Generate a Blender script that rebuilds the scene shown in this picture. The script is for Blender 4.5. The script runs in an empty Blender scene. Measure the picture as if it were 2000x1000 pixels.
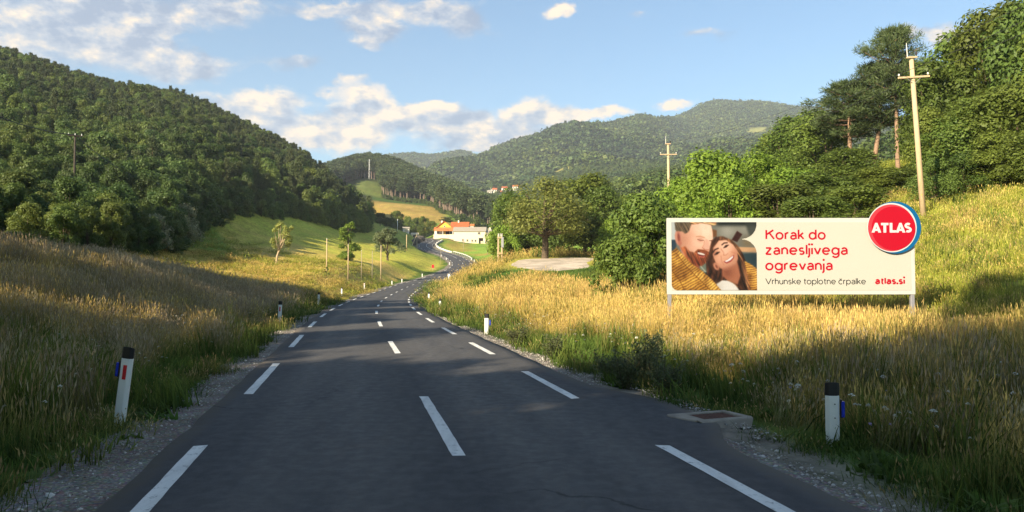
import bpy, bmesh, math, random
import numpy as np
from mathutils import Vector, Matrix

SC = bpy.context.scene
COL = SC.collection
R = math.radians
RNG = np.random.default_rng(7)
random.seed(7)

# ------------------------------------------------------------------ camera, light, exposure
F_PX, CAM_H, PITCH = 1450.0, 1.85, R(1.817)      # focal length in photo pixels (2000 wide), eye height, tilt up
cam_d = bpy.data.cameras.new('camera'); cam = bpy.data.objects.new('camera', cam_d); COL.objects.link(cam)
cam_d.sensor_width = 36.0; cam_d.lens = 36.0 * F_PX / 2000.0
cam_d.clip_start = 0.1; cam_d.clip_end = 30000
cam.location = (0, 0, CAM_H); cam.rotation_euler = (R(90) + PITCH, 0, 0)
SC.camera = cam

SUN_AZ = R(42)            # the sun stands behind the camera, this far round to its left
SUN_EL = R(26)
sun_d = bpy.data.lights.new('sun', 'SUN'); sun = bpy.data.objects.new('sun', sun_d); COL.objects.link(sun)
sun_d.energy = 5.0; sun_d.angle = R(0.55); sun_d.color = (1.0, 0.85, 0.62)
S_DIR = Vector((math.sin(SUN_AZ) * math.cos(SUN_EL), math.cos(SUN_AZ) * math.cos(SUN_EL), -math.sin(SUN_EL)))
sun.rotation_euler = S_DIR.to_track_quat('-Z', 'Y').to_euler()
SC.view_settings.view_transform = 'Standard'; SC.view_settings.look = 'None'
SC.view_settings.exposure = 1.46; SC.view_settings.gamma = 1.0
SC.view_settings.use_curve_mapping = False
SC.render.engine = 'CYCLES'
SC.cycles.use_denoising = True
SC.cycles.max_bounces = 6; SC.cycles.diffuse_bounces = 3; SC.cycles.transmission_bounces = 4
SC.cycles.volume_bounces = 0; SC.cycles.transparent_max_bounces = 8
SKY_STRENGTH = 0.062
HAZE_DENSITY = 0.00016

def px_dir(px, py):
    u, v = (px - 1000) / F_PX, (500 - py) / F_PX
    c, s = math.cos(PITCH), math.sin(PITCH)
    return Vector((u, c - v * s, s + v * c))
def at(px, py, y):
    d = px_dir(px, py)
    return Vector((d.x / d.y * y, y, CAM_H + d.z / d.y * y))
def x_at(px, y): return (px - 1000) / F_PX * y
def z_at(py, y):
    return at(1000, py, y).z

# ------------------------------------------------------------------ node helpers
class NT:
    def __init__(s, tree): s.t = tree; s.n = tree.nodes; s.l = tree.links
    def new(s, kind, **kw):
        n = s.n.new(kind)
        for k, v in kw.items(): setattr(n, k, v)
        return n
    def put(s, sock, v):
        if isinstance(v, bpy.types.NodeSocket): s.l.new(v, sock)
        elif isinstance(v, (tuple, list)) and len(v) == 3 and sock.type == 'RGBA': sock.default_value = (*v, 1)
        else: sock.default_value = v
    def math(s, op, a, b=None, c=None, clamp=False):
        n = s.new('ShaderNodeMath', operation=op, use_clamp=clamp)
        s.put(n.inputs[0], a)
        if b is not None: s.put(n.inputs[1], b)
        if c is not None: s.put(n.inputs[2], c)
        return n.outputs[0]
    def vmath(s, op, a, b=None):
        n = s.new('ShaderNodeVectorMath', operation=op)
        s.put(n.inputs[0], a)
        if b is not None: s.put(n.inputs[1], b)
        return n.outputs['Value'] if op in ('LENGTH', 'DOT_PRODUCT') else n.outputs['Vector']
    def mix(s, f, a, b, blend='MIX'):
        n = s.new('ShaderNodeMix', data_type='RGBA', blend_type=blend)
        s.put(n.inputs[0], f); s.put(n.inputs[6], a); s.put(n.inputs[7], b)
        return n.outputs[2]
    def noise(s, vec, scale, detail=4, rough=0.55, dist=0.0):
        n = s.new('ShaderNodeTexNoise')
        if vec is not None: s.l.new(vec, n.inputs['Vector'])
        n.inputs['Scale'].default_value = scale; n.inputs['Detail'].default_value = detail
        n.inputs['Roughness'].default_value = rough; n.inputs['Distortion'].default_value = dist
        return n.outputs['Fac']
    def mapr(s, v, a, b, c=0.0, d=1.0, smooth=True):
        n = s.new('ShaderNodeMapRange')
        if smooth: n.interpolation_type = 'SMOOTHSTEP'
        s.put(n.inputs['Value'], v)
        n.inputs[1].default_value = a; n.inputs[2].default_value = b
        n.inputs[3].default_value = c; n.inputs[4].default_value = d
        return n.outputs[0]
    def ramp(s, f, stops):
        n = s.new('ShaderNodeValToRGB'); s.put(n.inputs[0], f)
        e = n.color_ramp.elements
        while len(e) < len(stops): e.new(0.5)
        for k, (p, c) in enumerate(stops): e[k].position = p; e[k].color = (*c, 1)
        return n.outputs[0]

def new_mat(name):
    m = bpy.data.materials.new(name); m.use_nodes = True
    m.node_tree.nodes.clear()
    t = NT(m.node_tree)
    out = t.new('ShaderNodeOutputMaterial')
    return m, t, out
def principled(t, out, col, rough=0.7, spec=0.3, metal=0.0, bump=None, bump_d=0.02, bump_s=1.0):
    p = t.new('ShaderNodeBsdfPrincipled')
    t.put(p.inputs['Base Color'], col); t.put(p.inputs['Roughness'], rough)
    p.inputs['Specular IOR Level'].default_value = spec; p.inputs['Metallic'].default_value = metal
    if bump is not None:
        b = t.new('ShaderNodeBump'); b.inputs['Distance'].default_value = bump_d; b.inputs['Strength'].default_value = bump_s
        t.l.new(bump, b.inputs['Height']); t.l.new(b.outputs[0], p.inputs['Normal'])
    t.l.new(p.outputs[0], out.inputs['Surface'])
    return p
def simple_mat(name, col, rough=0.6, spec=0.3, metal=0.0, vary=0.12, scale=6.0, bump=0.0):
    m, t, out = new_mat(name)
    tc = t.new('ShaderNodeTexCoord').outputs['Object']
    n = t.noise(tc, scale, 5)
    lo = tuple(c * (1 - vary) for c in col); hi = tuple(min(1, c * (1 + vary)) for c in col)
    principled(t, out, t.mix(n, lo, hi), rough, spec, metal, n if bump else None, bump)
    return m
def leaf_mat(name, dark, light, trans=0.35, objvar=0.35, tint=(0.10, 0.09, 0.01), rough=0.55, patch=None):
    m, t, out = new_mat(name)
    isl = t.new('ShaderNodeNewGeometry').outputs['Random Per Island']
    rnd = t.new('ShaderNodeObjectInfo').outputs['Random']
    c = t.mix(isl, dark, light)
    c = t.mix(t.math('MULTIPLY', rnd, objvar), c, tint)
    if patch:       # stands of darker and lighter species across a wood
        loc = t.new('ShaderNodeObjectInfo').outputs['Location']
        pn = t.noise(loc, patch, 4, .6)
        c = t.mix(t.mapr(pn, .50, .62, 0, .75), c, t.mix(1.0, c, (.52, .66, .74), 'MULTIPLY'))
        c = t.mix(t.mapr(pn, .46, .36, 0, .6), c, t.mix(1.0, c, (1.30, 1.18, .95), 'MULTIPLY'))
    br = t.mapr(t.math('FRACT', t.math('MULTIPLY', rnd, 7.31)), 0, 1, 0.72, 1.25, smooth=False)
    hsv = t.new('ShaderNodeHueSaturation'); t.l.new(br, hsv.inputs['Value']); t.l.new(c, hsv.inputs['Color'])
    c = hsv.outputs[0]
    p = t.new('ShaderNodeBsdfPrincipled'); t.l.new(c, p.inputs['Base Color'])
    p.inputs['Roughness'].default_value = rough; p.inputs['Specular IOR Level'].default_value = 0.25
    tr = t.new('ShaderNodeBsdfTranslucent')
    h2 = t.new('ShaderNodeHueSaturation'); h2.inputs['Hue'].default_value = 0.485; h2.inputs['Value'].default_value = 1.3
    t.l.new(c, h2.inputs['Color']); t.l.new(h2.outputs[0], tr.inputs['Color'])
    mx = t.new('ShaderNodeMixShader'); mx.inputs[0].default_value = trans
    t.l.new(p.outputs[0], mx.inputs[1]); t.l.new(tr.outputs[0], mx.inputs[2])
    t.l.new(mx.outputs[0], out.inputs['Surface'])
    return m
def attr_grass_mat(name, trans=0.35, objvar=0.3):
    """blades: colour from the blade's own point colours, varied clump by clump"""
    m, t, out = new_mat(name)
    a = t.new('ShaderNodeAttribute', attribute_name='Col').outputs['Color']
    rnd = t.new('ShaderNodeObjectInfo').outputs['Random']
    isl = t.new('ShaderNodeNewGeometry').outputs['Random Per Island']
    v = t.math('ADD', t.mapr(rnd, 0, 1, 1 - objvar, 1 + objvar, smooth=False), t.mapr(isl, 0, 1, -0.15, 0.15, smooth=False))
    hsv = t.new('ShaderNodeHueSaturation'); t.l.new(v, hsv.inputs['Value']); t.l.new(a, hsv.inputs['Color'])
    t.l.new(t.mapr(t.math('FRACT', t.math('MULTIPLY', rnd, 5.7)), 0, 1, 0.485, 0.515, smooth=False), hsv.inputs['Hue'])
    p = t.new('ShaderNodeBsdfPrincipled'); t.l.new(hsv.outputs[0], p.inputs['Base Color'])
    p.inputs['Roughness'].default_value = 0.65; p.inputs['Specular IOR Level'].default_value = 0.15
    tr = t.new('ShaderNodeBsdfTranslucent'); t.l.new(hsv.outputs[0], tr.inputs['Color'])
    mx = t.new('ShaderNodeMixShader'); mx.inputs[0].default_value = trans
    t.l.new(p.outputs[0], mx.inputs[1]); t.l.new(tr.outputs[0], mx.inputs[2])
    t.l.new(mx.outputs[0], out.inputs['Surface'])
    return m

# ------------------------------------------------------------------ sky with clouds
def build_world():
    w = bpy.data.worlds.new('World'); SC.world = w; w.use_nodes = True
    w.node_tree.nodes.clear(); t = NT(w.node_tree)
    out = t.new('ShaderNodeOutputWorld'); bg = t.new('ShaderNodeBackground')
    bg.inputs['Strength'].default_value = SKY_STRENGTH
    sky = t.new('ShaderNodeTexSky'); sky.sky_type = 'NISHITA'; sky.sun_disc = False
    sky.sun_elevation = SUN_EL; sky.sun_rotation = math.pi + SUN_AZ
    sky.altitude = 400; sky.air_density = 1.15; sky.dust_density = 0.6; sky.ozone_density = 1.3
    d = t.new('ShaderNodeTexCoord').outputs['Generated']
    sep = t.new('ShaderNodeSeparateXYZ'); t.l.new(d, sep.inputs[0])
    az = t.math('ARCTAN2', sep.outputs[0], sep.outputs[1]); el = t.math('ARCSINE', sep.outputs[2])
    cmb = t.new('ShaderNodeCombineXYZ'); t.l.new(az, cmb.inputs[0]); t.l.new(el, cmb.inputs[1])
    P = cmb.outputs[0]
    # ragged cloud edges: warp the place on the sky with noise of two sizes
    def warp(vec, off):
        v = t.vmath('ADD', vec, off)
        n = t.new('ShaderNodeTexNoise'); t.l.new(t.vmath('MULTIPLY', v, (1, 1.6, 1)), n.inputs['Vector'])
        n.inputs['Scale'].default_value = 14; n.inputs['Detail'].default_value = 6; n.inputs['Roughness'].default_value = 0.6
        q = t.vmath('SUBTRACT', n.outputs['Color'], (0.5, 0.5, 0.5))
        return t.vmath('ADD', vec, t.vmath('MULTIPLY', q, (0.10, 0.055, 0)))
    W = warp(P, (3.1, 1.7, 0))
    def azel(px, py):
        q = px_dir(px, py).normalized(); return math.atan2(q.x, q.y), math.asin(q.z)
    clouds = [  # px, py, rx, ry, weight, shade(0 dark..1 bright)
        (120, 35, 190, 60, 1.0, .32), (300, 28, 150, 42, .9, .22), (440, 8, 95, 30, .9, .42), (255, 78, 60, 28, .8, .15),
        (30, 100, 110, 50, .7, .4), (300, 88, 34, 30, .7, .7), (375, 128, 105, 26, 1.0, .35), (560, 124, 75, 13, .75, .15), (230, 110, 120, 26, .5, .5),
        (620, 14, 80, 18, 1.0, .45), (735, 40, 80, 40, 1.15, .42), (850, 18, 110, 26, 1.0, .30), (905, 48, 75, 32, 1.05, .22), (735, 75, 45, 22, .8, .2),
        (1098, 23, 50, 17, 1.15, .75), (1255, 24, 26, 9, .55, .5), (1372, 68, 55, 11, .75, .2), (1815, 68, 82, 17, .95, .7),
        (540, 192, 66, 26, 1.0, .95), (470, 205, 100, 26, .75, .6), (520, 245, 170, 38, .8, .35), (560, 255, 45, 17, .7, 1.0),
        (715, 200, 76, 30, 1.2, 1.0), (690, 240, 95, 28, .95, .45), (670, 268, 92, 30, 1.2, 1.0), (820, 235, 120, 32, .95, .5), (830, 215, 75, 16, 1.0, .95),
        (900, 265, 130, 40, .85, .4), (1060, 215, 92, 22, 1.2, 1.0), (1150, 222, 100, 15, 1.1, 1.0), (1010, 250, 110, 38, .85, .4), (960, 275, 60, 20, .9, .9),
        (1312, 205, 42, 11, 1.2, 1.0), (680, 163, 30, 10, .7, .4), (640, 180, 20, 10, .5, .7), (420, 275, 200, 36, .5, .4)]
    dens = None; lit = None
    for (px, py, rx, ry, wt, sh) in clouds:
        a, e = azel(px, py)
        q = t.vmath('MULTIPLY', t.vmath('SUBTRACT', W, (a, e, 0)), (F_PX / rx / 1.35, F_PX / ry / 1.35, 0))
        g = t.mapr(t.vmath('LENGTH', q), 1.0, 0.0, 0.0, wt)
        gl = t.math('MULTIPLY', g, sh)
        dens = g if dens is None else t.math('ADD', dens, g)
        lit = gl if lit is None else t.math('ADD', lit, gl)
    fine = t.noise(t.vmath('MULTIPLY', W, (1, 1.9, 1)), 26, 8, 0.62)
    # clouds carry on in the parts of the sky outside the picture
    wide = t.mapr(t.noise(t.vmath('MULTIPLY', d, (1, 1, 2.2)), 2.6, 5, 0.55), 0.50, 0.72, 0, 0.9)
    outside = t.mapr(t.math('ABSOLUTE', az), 0.66, 0.95)
    above = t.mapr(el, 0.40, 0.62)
    dens = t.math('ADD', dens, t.math('MULTIPLY', wide, t.math('MAXIMUM', outside, above)))
    lit = t.math('ADD', lit, t.math('MULTIPLY', wide, t.math('MULTIPLY', 0.6, t.math('MAXIMUM', outside, above))))
    cover = t.mapr(t.math('ADD', dens, t.math('MULTIPLY', t.math('SUBTRACT', fine, 0.5), 1.1)), 0.08, 0.92)
    cover = t.math('MULTIPLY', cover, t.mapr(el, -0.02, 0.01))
    bright = t.math('DIVIDE', lit, t.math('MAXIMUM', dens, 0.08))
    # light side against shade side of each puff, the light coming from the left
    n1 = t.noise(t.vmath('MULTIPLY', P, (1, 1.7, 1)), 20, 6, 0.6)
    n2 = t.noise(t.vmath('MULTIPLY', t.vmath('ADD', P, (-0.012, 0.010, 0)), (1, 1.7, 1)), 20, 6, 0.6)
    rel = t.math('MULTIPLY', t.math('SUBTRACT', n1, n2), 3.2)
    bright = t.math('ADD', t.math('ADD', bright, rel), t.math('MULTIPLY', t.math('SUBTRACT', fine, 0.5), 0.6), clamp=True)
    k = 1.0 / SKY_STRENGTH
    cc = t.ramp(bright, [(0.0, (.20, .26, .37)), (0.4, (.34, .38, .45)), (0.75, (.58, .52, .46)), (1.0, (.80, .64, .47))])
    cc = t.vmath('MULTIPLY', cc, (k * .60, k * .60, k * .60))
    col = t.mix(t.math('MULTIPLY', cover, 0.93), t.mix(1.0, sky.outputs[0], (.74, .97, 1.08), 'MULTIPLY'), cc)
    t.l.new(col, bg.inputs['Color']); t.l.new(bg.outputs[0], out.inputs['Surface'])
build_world()

# ------------------------------------------------------------------ mesh and object helpers
def tag(o, label=None, cat=None, group=None, kind=None):
    if label: o['label'] = label
    if cat: o['category'] = cat
    if group: o['group'] = group
    if kind: o['kind'] = kind
    return o
def empty(name, loc=(0, 0, 0), rz=0.0, label=None, cat=None, group=None):
    o = bpy.data.objects.new(name, None); COL.objects.link(o)
    o.location = loc; o.rotation_euler = (0, 0, rz); o.empty_display_size = 0.2
    return tag(o, label, cat, group)
def link(name, mesh, parent=None, loc=None):
    o = bpy.data.objects.new(name, mesh); COL.objects.link(o)
    if parent is not None: o.parent = parent
    if loc is not None: o.location = loc
    return o
def np_mesh(name, V, faces, mats, fmat=None, smooth=False, col=None):
    """V (n,3); faces: array (m,k) of equal-sided faces, or a list of such arrays"""
    if not isinstance(faces, (list, tuple)): faces = [faces]
    faces = [np.asarray(f, dtype=np.int32) for f in faces if len(f)]
    me = bpy.data.meshes.new(name)
    V = np.asarray(V, dtype=np.float32)
    me.vertices.add(len(V)); me.vertices.foreach_set('co', V.ravel())
    loops = np.concatenate([f.ravel() for f in faces]).astype(np.int32)
    tot = np.concatenate([np.full(len(f), f.shape[1], np.int32) for f in faces])
    me.loops.add(len(loops)); me.loops.foreach_set('vertex_index', loops)
    me.polygons.add(len(tot))
    st = np.zeros(len(tot), np.int32); st[1:] = np.cumsum(tot)[:-1]
    me.polygons.foreach_set('loop_start', st)
    for m in (mats if isinstance(mats, (list, tuple)) else [mats]): me.materials.append(m)
    if fmat is not None: me.polygons.foreach_set('material_index', np.asarray(fmat, np.int32))
    if smooth: me.polygons.foreach_set('use_smooth', np.ones(len(tot), bool))
    if col is not None:
        a = me.color_attributes.new('Col', 'FLOAT_COLOR', 'POINT')
        c = np.ones((len(V), 4), np.float32); c[:, :3] = col
        a.data.foreach_set('color', c.ravel())
    me.update(calc_edges=True); me.validate()
    return me
class MB:
    """collects boxes, tubes, prisms; build() links them as one mesh object"""
    def __init__(s): s.v = []; s.f = []
    def add(s, vs, fs):
        b = len(s.v); s.v += [tuple(v) for v in vs]; s.f += [tuple(i + b for i in f) for f in fs]; return s
    def box(s, c, size, rot=None):
        x, y, z = (q / 2 for q in size)
        vs = [Vector((a, b, e)) for a in (-x, x) for b in (-y, y) for e in (-z, z)]
        if rot is not None: vs = [rot @ v for v in vs]
        c = Vector(c)
        return s.add([v + c for v in vs], [(0, 1, 3, 2), (4, 6, 7, 5), (0, 4, 5, 1), (2, 3, 7, 6), (0, 2, 6, 4), (1, 5, 7, 3)])
    def tube(s, pts, rad, n=6, cap=True):
        pts = [Vector(p) for p in pts]
        if not isinstance(rad, (list, tuple)): rad = [rad] * len(pts)
        vs = []; fs = []
        for i, p in enumerate(pts):
            d = (pts[min(i + 1, len(pts) - 1)] - pts[max(i - 1, 0)]).normalized()
            a = d.cross(Vector((0, 1, 0)) if abs(d.y) < .9 else Vector((1, 0, 0))).normalized(); b = d.cross(a)
            for k in range(n):
                q = 2 * math.pi * k / n
                vs.append(p + (a * math.cos(q) + b * math.sin(q)) * rad[i])
        for i in range(len(pts) - 1):
            for k in range(n):
                fs.append((i * n + k, i * n + (k + 1) % n, (i + 1) * n + (k + 1) % n, (i + 1) * n + k))
        if cap: fs.append(tuple(range(n))[::-1]); fs.append(tuple((len(pts) - 1) * n + k for k in range(n)))
        return s.add(vs, fs)
    def prism(s, poly, axis_a, axis_b, axis_n, depth, origin=(0, 0, 0)):
        """extrude a 2-D outline: axis_a, axis_b span it, axis_n is its depth"""
        o = Vector(origin); A, B, N = Vector(axis_a), Vector(axis_b), Vector(axis_n)
        n = len(poly)
        vs = [o + A * p[0] + B * p[1] for p in poly] + [o + A * p[0] + B * p[1] + N * depth for p in poly]
        fs = [tuple(range(n)), tuple(range(2 * n - 1, n - 1, -1))] + [(i, (i + 1) % n + 0, (i + 1) % n + n, i + n) for i in range(n)]
        return s.add(vs, fs)
    def mesh(s, name, mat, smooth=False, bevel=0.0):
        me = bpy.data.meshes.new(name); me.from_pydata(s.v, [], s.f); me.materials.append(mat)
        bm = bmesh.new(); bm.from_mesh(me)
        bmesh.ops.recalc_face_normals(bm, faces=bm.faces)
        if bevel: bmesh.ops.bevel(bm, geom=[e for e in bm.edges if e.is_manifold and e.calc_face_angle(0) > .6], offset=bevel, segments=1, affect='EDGES')
        bm.to_mesh(me); bm.free()
        if smooth: me.polygons.foreach_set('use_smooth', [True] * len(me.polygons))
        me.update(); return me
    def build(s, name, mat, parent=None, smooth=False, bevel=0.0, loc=None):
        return link(name, s.mesh(name, mat, smooth, bevel), parent, loc)

def scatter(name, P, rot, scl, idx, protos, label, kind='stuff', cat=None):
    """ONE object of what nobody could count: copies of the given meshes on the points P"""
    pc = bpy.data.collections.new(name + '_kinds')
    for k, me in enumerate(protos):
        o = bpy.data.objects.new('%s_kind_%02d' % (name, k), me); pc.objects.link(o)
    me = bpy.data.meshes.new(name); n = len(P)
    me.vertices.add(n); me.vertices.foreach_set('co', np.asarray(P, np.float32).ravel())
    a = me.attributes.new('rot', 'FLOAT_VECTOR', 'POINT'); a.data.foreach_set('vector', np.asarray(rot, np.float32).ravel())
    a = me.attributes.new('scl', 'FLOAT_VECTOR', 'POINT'); a.data.foreach_set('vector', np.asarray(scl, np.float32).ravel())
    a = me.attributes.new('idx', 'INT', 'POINT'); a.data.foreach_set('value', np.asarray(idx, np.int32))
    o = link(name, me)
    g = bpy.data.node_groups.new(name, 'GeometryNodeTree')
    g.interface.new_socket('Geometry', in_out='INPUT', socket_type='NodeSocketGeometry')
    g.interface.new_socket('Geometry', in_out='OUTPUT', socket_type='NodeSocketGeometry')
    N = g.nodes; L = g.links
    gi = N.new('NodeGroupInput'); go = N.new('NodeGroupOutput')
    ci = N.new('GeometryNodeCollectionInfo'); ci.inputs['Collection'].default_value = pc
    ci.inputs['Separate Children'].default_value = True; ci.inputs['Reset Children'].default_value = True
    ip = N.new('GeometryNodeInstanceOnPoints'); ip.inputs['Pick Instance'].default_value = True
    def attr(nm, ty):
        q = N.new('GeometryNodeInputNamedAttribute'); q.data_type = ty; q.inputs['Name'].default_value = nm
        return q.outputs['Attribute']
    er = N.new('FunctionNodeEulerToRotation'); L.new(attr('rot', 'FLOAT_VECTOR'), er.inputs[0])
    L.new(gi.outputs[0], ip.inputs['Points']); L.new(ci.outputs[0], ip.inputs['Instance'])
    L.new(attr('idx', 'INT'), ip.inputs['Instance Index']); L.new(er.outputs[0], ip.inputs['Rotation'])
    L.new(attr('scl', 'FLOAT_VECTOR'), ip.inputs['Scale']); L.new(ip.outputs[0], go.inputs[0])
    md = o.modifiers.new('scatter', 'NODES'); md.node_group = g
    return tag(o, label, cat, None, kind)

# ------------------------------------------------------------------ value noise for shapes
_G = np.random.default_rng(3).random((256, 256))
def vnoise(x, y):
    xi = np.floor(x).astype(int); yi = np.floor(y).astype(int); fx = x - xi; fy = y - yi
    fx = fx * fx * (3 - 2 * fx); fy = fy * fy * (3 - 2 * fy)
    a = _G[xi % 256, yi % 256]; b = _G[(xi + 1) % 256, yi % 256]; c = _G[xi % 256, (yi + 1) % 256]; d = _G[(xi + 1) % 256, (yi + 1) % 256]
    return (a * (1 - fx) + b * fx) * (1 - fy) + (c * (1 - fx) + d * fx) * fy - 0.5
def fbm(x, y, o=4):
    s = 0; a = 1.0
    for k in range(o):
        s = s + a * vnoise(x * 2 ** k + 17 * k, y * 2 ** k + 31 * k); a *= .5
    return s
def sstep(a, b, x):
    q = np.clip((x - a) / (b - a), 0, 1); return q * q * (3 - 2 * q)

# ------------------------------------------------------------------ road course: x and z as functions of y
_ctrl = [(-200, 43.7, 0), (0, 1.10, 0), (7.75, -.55, 0), (11.66, -1.38, 0), (18.4, -2.82, 0), (22, -3.6, 0), (31.2, -5.55, 0), (42, -7.65, 0), (52.6, -9.45, 0),
         (65.4, -11.4, .0), (80, -13.2, .08), (95, -14.7, .25), (120, -16.5, .78), (135, -17.0, 1.2), (146, -16.6, 1.6), (160, -15.2, 2.6), (172, -13.9, 3.5), (183, -13.0, 4.5), (195, -12.9, 5.7),
         (207, -14.2, 6.9), (217, -16.0, 7.9), (225, -17.6, 8.7), (235, -19.9, 9.6), (245, -22.6, 10.5), (257, -26.2, 11.6), (270, -30.2, 13.2), (282, -32.6, 14.7), (292, -33.3, 15.9),
         (303, -33.0, 17.2), (310, -33.0, 18.0), (318, -34.6, 18.9), (330, -38.5, 20.0), (350, -46, 21.5), (380, -58, 24)]
_ctrl = np.array(_ctrl)
def _cr(tab, col, y):
    # Catmull-Rom style cubic Hermite through the control points
    X = tab[:, 0]; Yv = tab[:, col]
    m = np.gradient(Yv, X)
    i = np.clip(np.searchsorted(X, y) - 1, 0, len(X) - 2)
    h = X[i + 1] - X[i]; s = np.clip((y - X[i]) / h, 0, 1)
    return ((2 * s**3 - 3 * s**2 + 1) * Yv[i] + (s**3 - 2 * s**2 + s) * h * m[i] + (-2 * s**3 + 3 * s**2) * Yv[i + 1] + (s**3 - s**2) * h * m[i + 1])
def road_x(y): return _cr(_ctrl, 1, np.asarray(y, float))
def road_z(y): return _cr(_ctrl, 2, np.asarray(y, float))
def road_nrm(y):
    y = np.asarray(y, float); s = (road_x(y + .3) - road_x(y - .3)) / .6
    l = np.sqrt(1 + s * s); return 1 / l, -s / l          # unit vector to the right of the road
def road_pt(y, lat, dz=0.0):
    nx, ny = road_nrm(y); return np.stack([road_x(y) + nx * lat, np.asarray(y, float) + ny * lat, road_z(y) + dz + 0 * nx], -1)
def lateral(x, y):
    yy = np.asarray(y, float); nx, ny = road_nrm(yy); return (x - road_x(yy)) * nx

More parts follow.
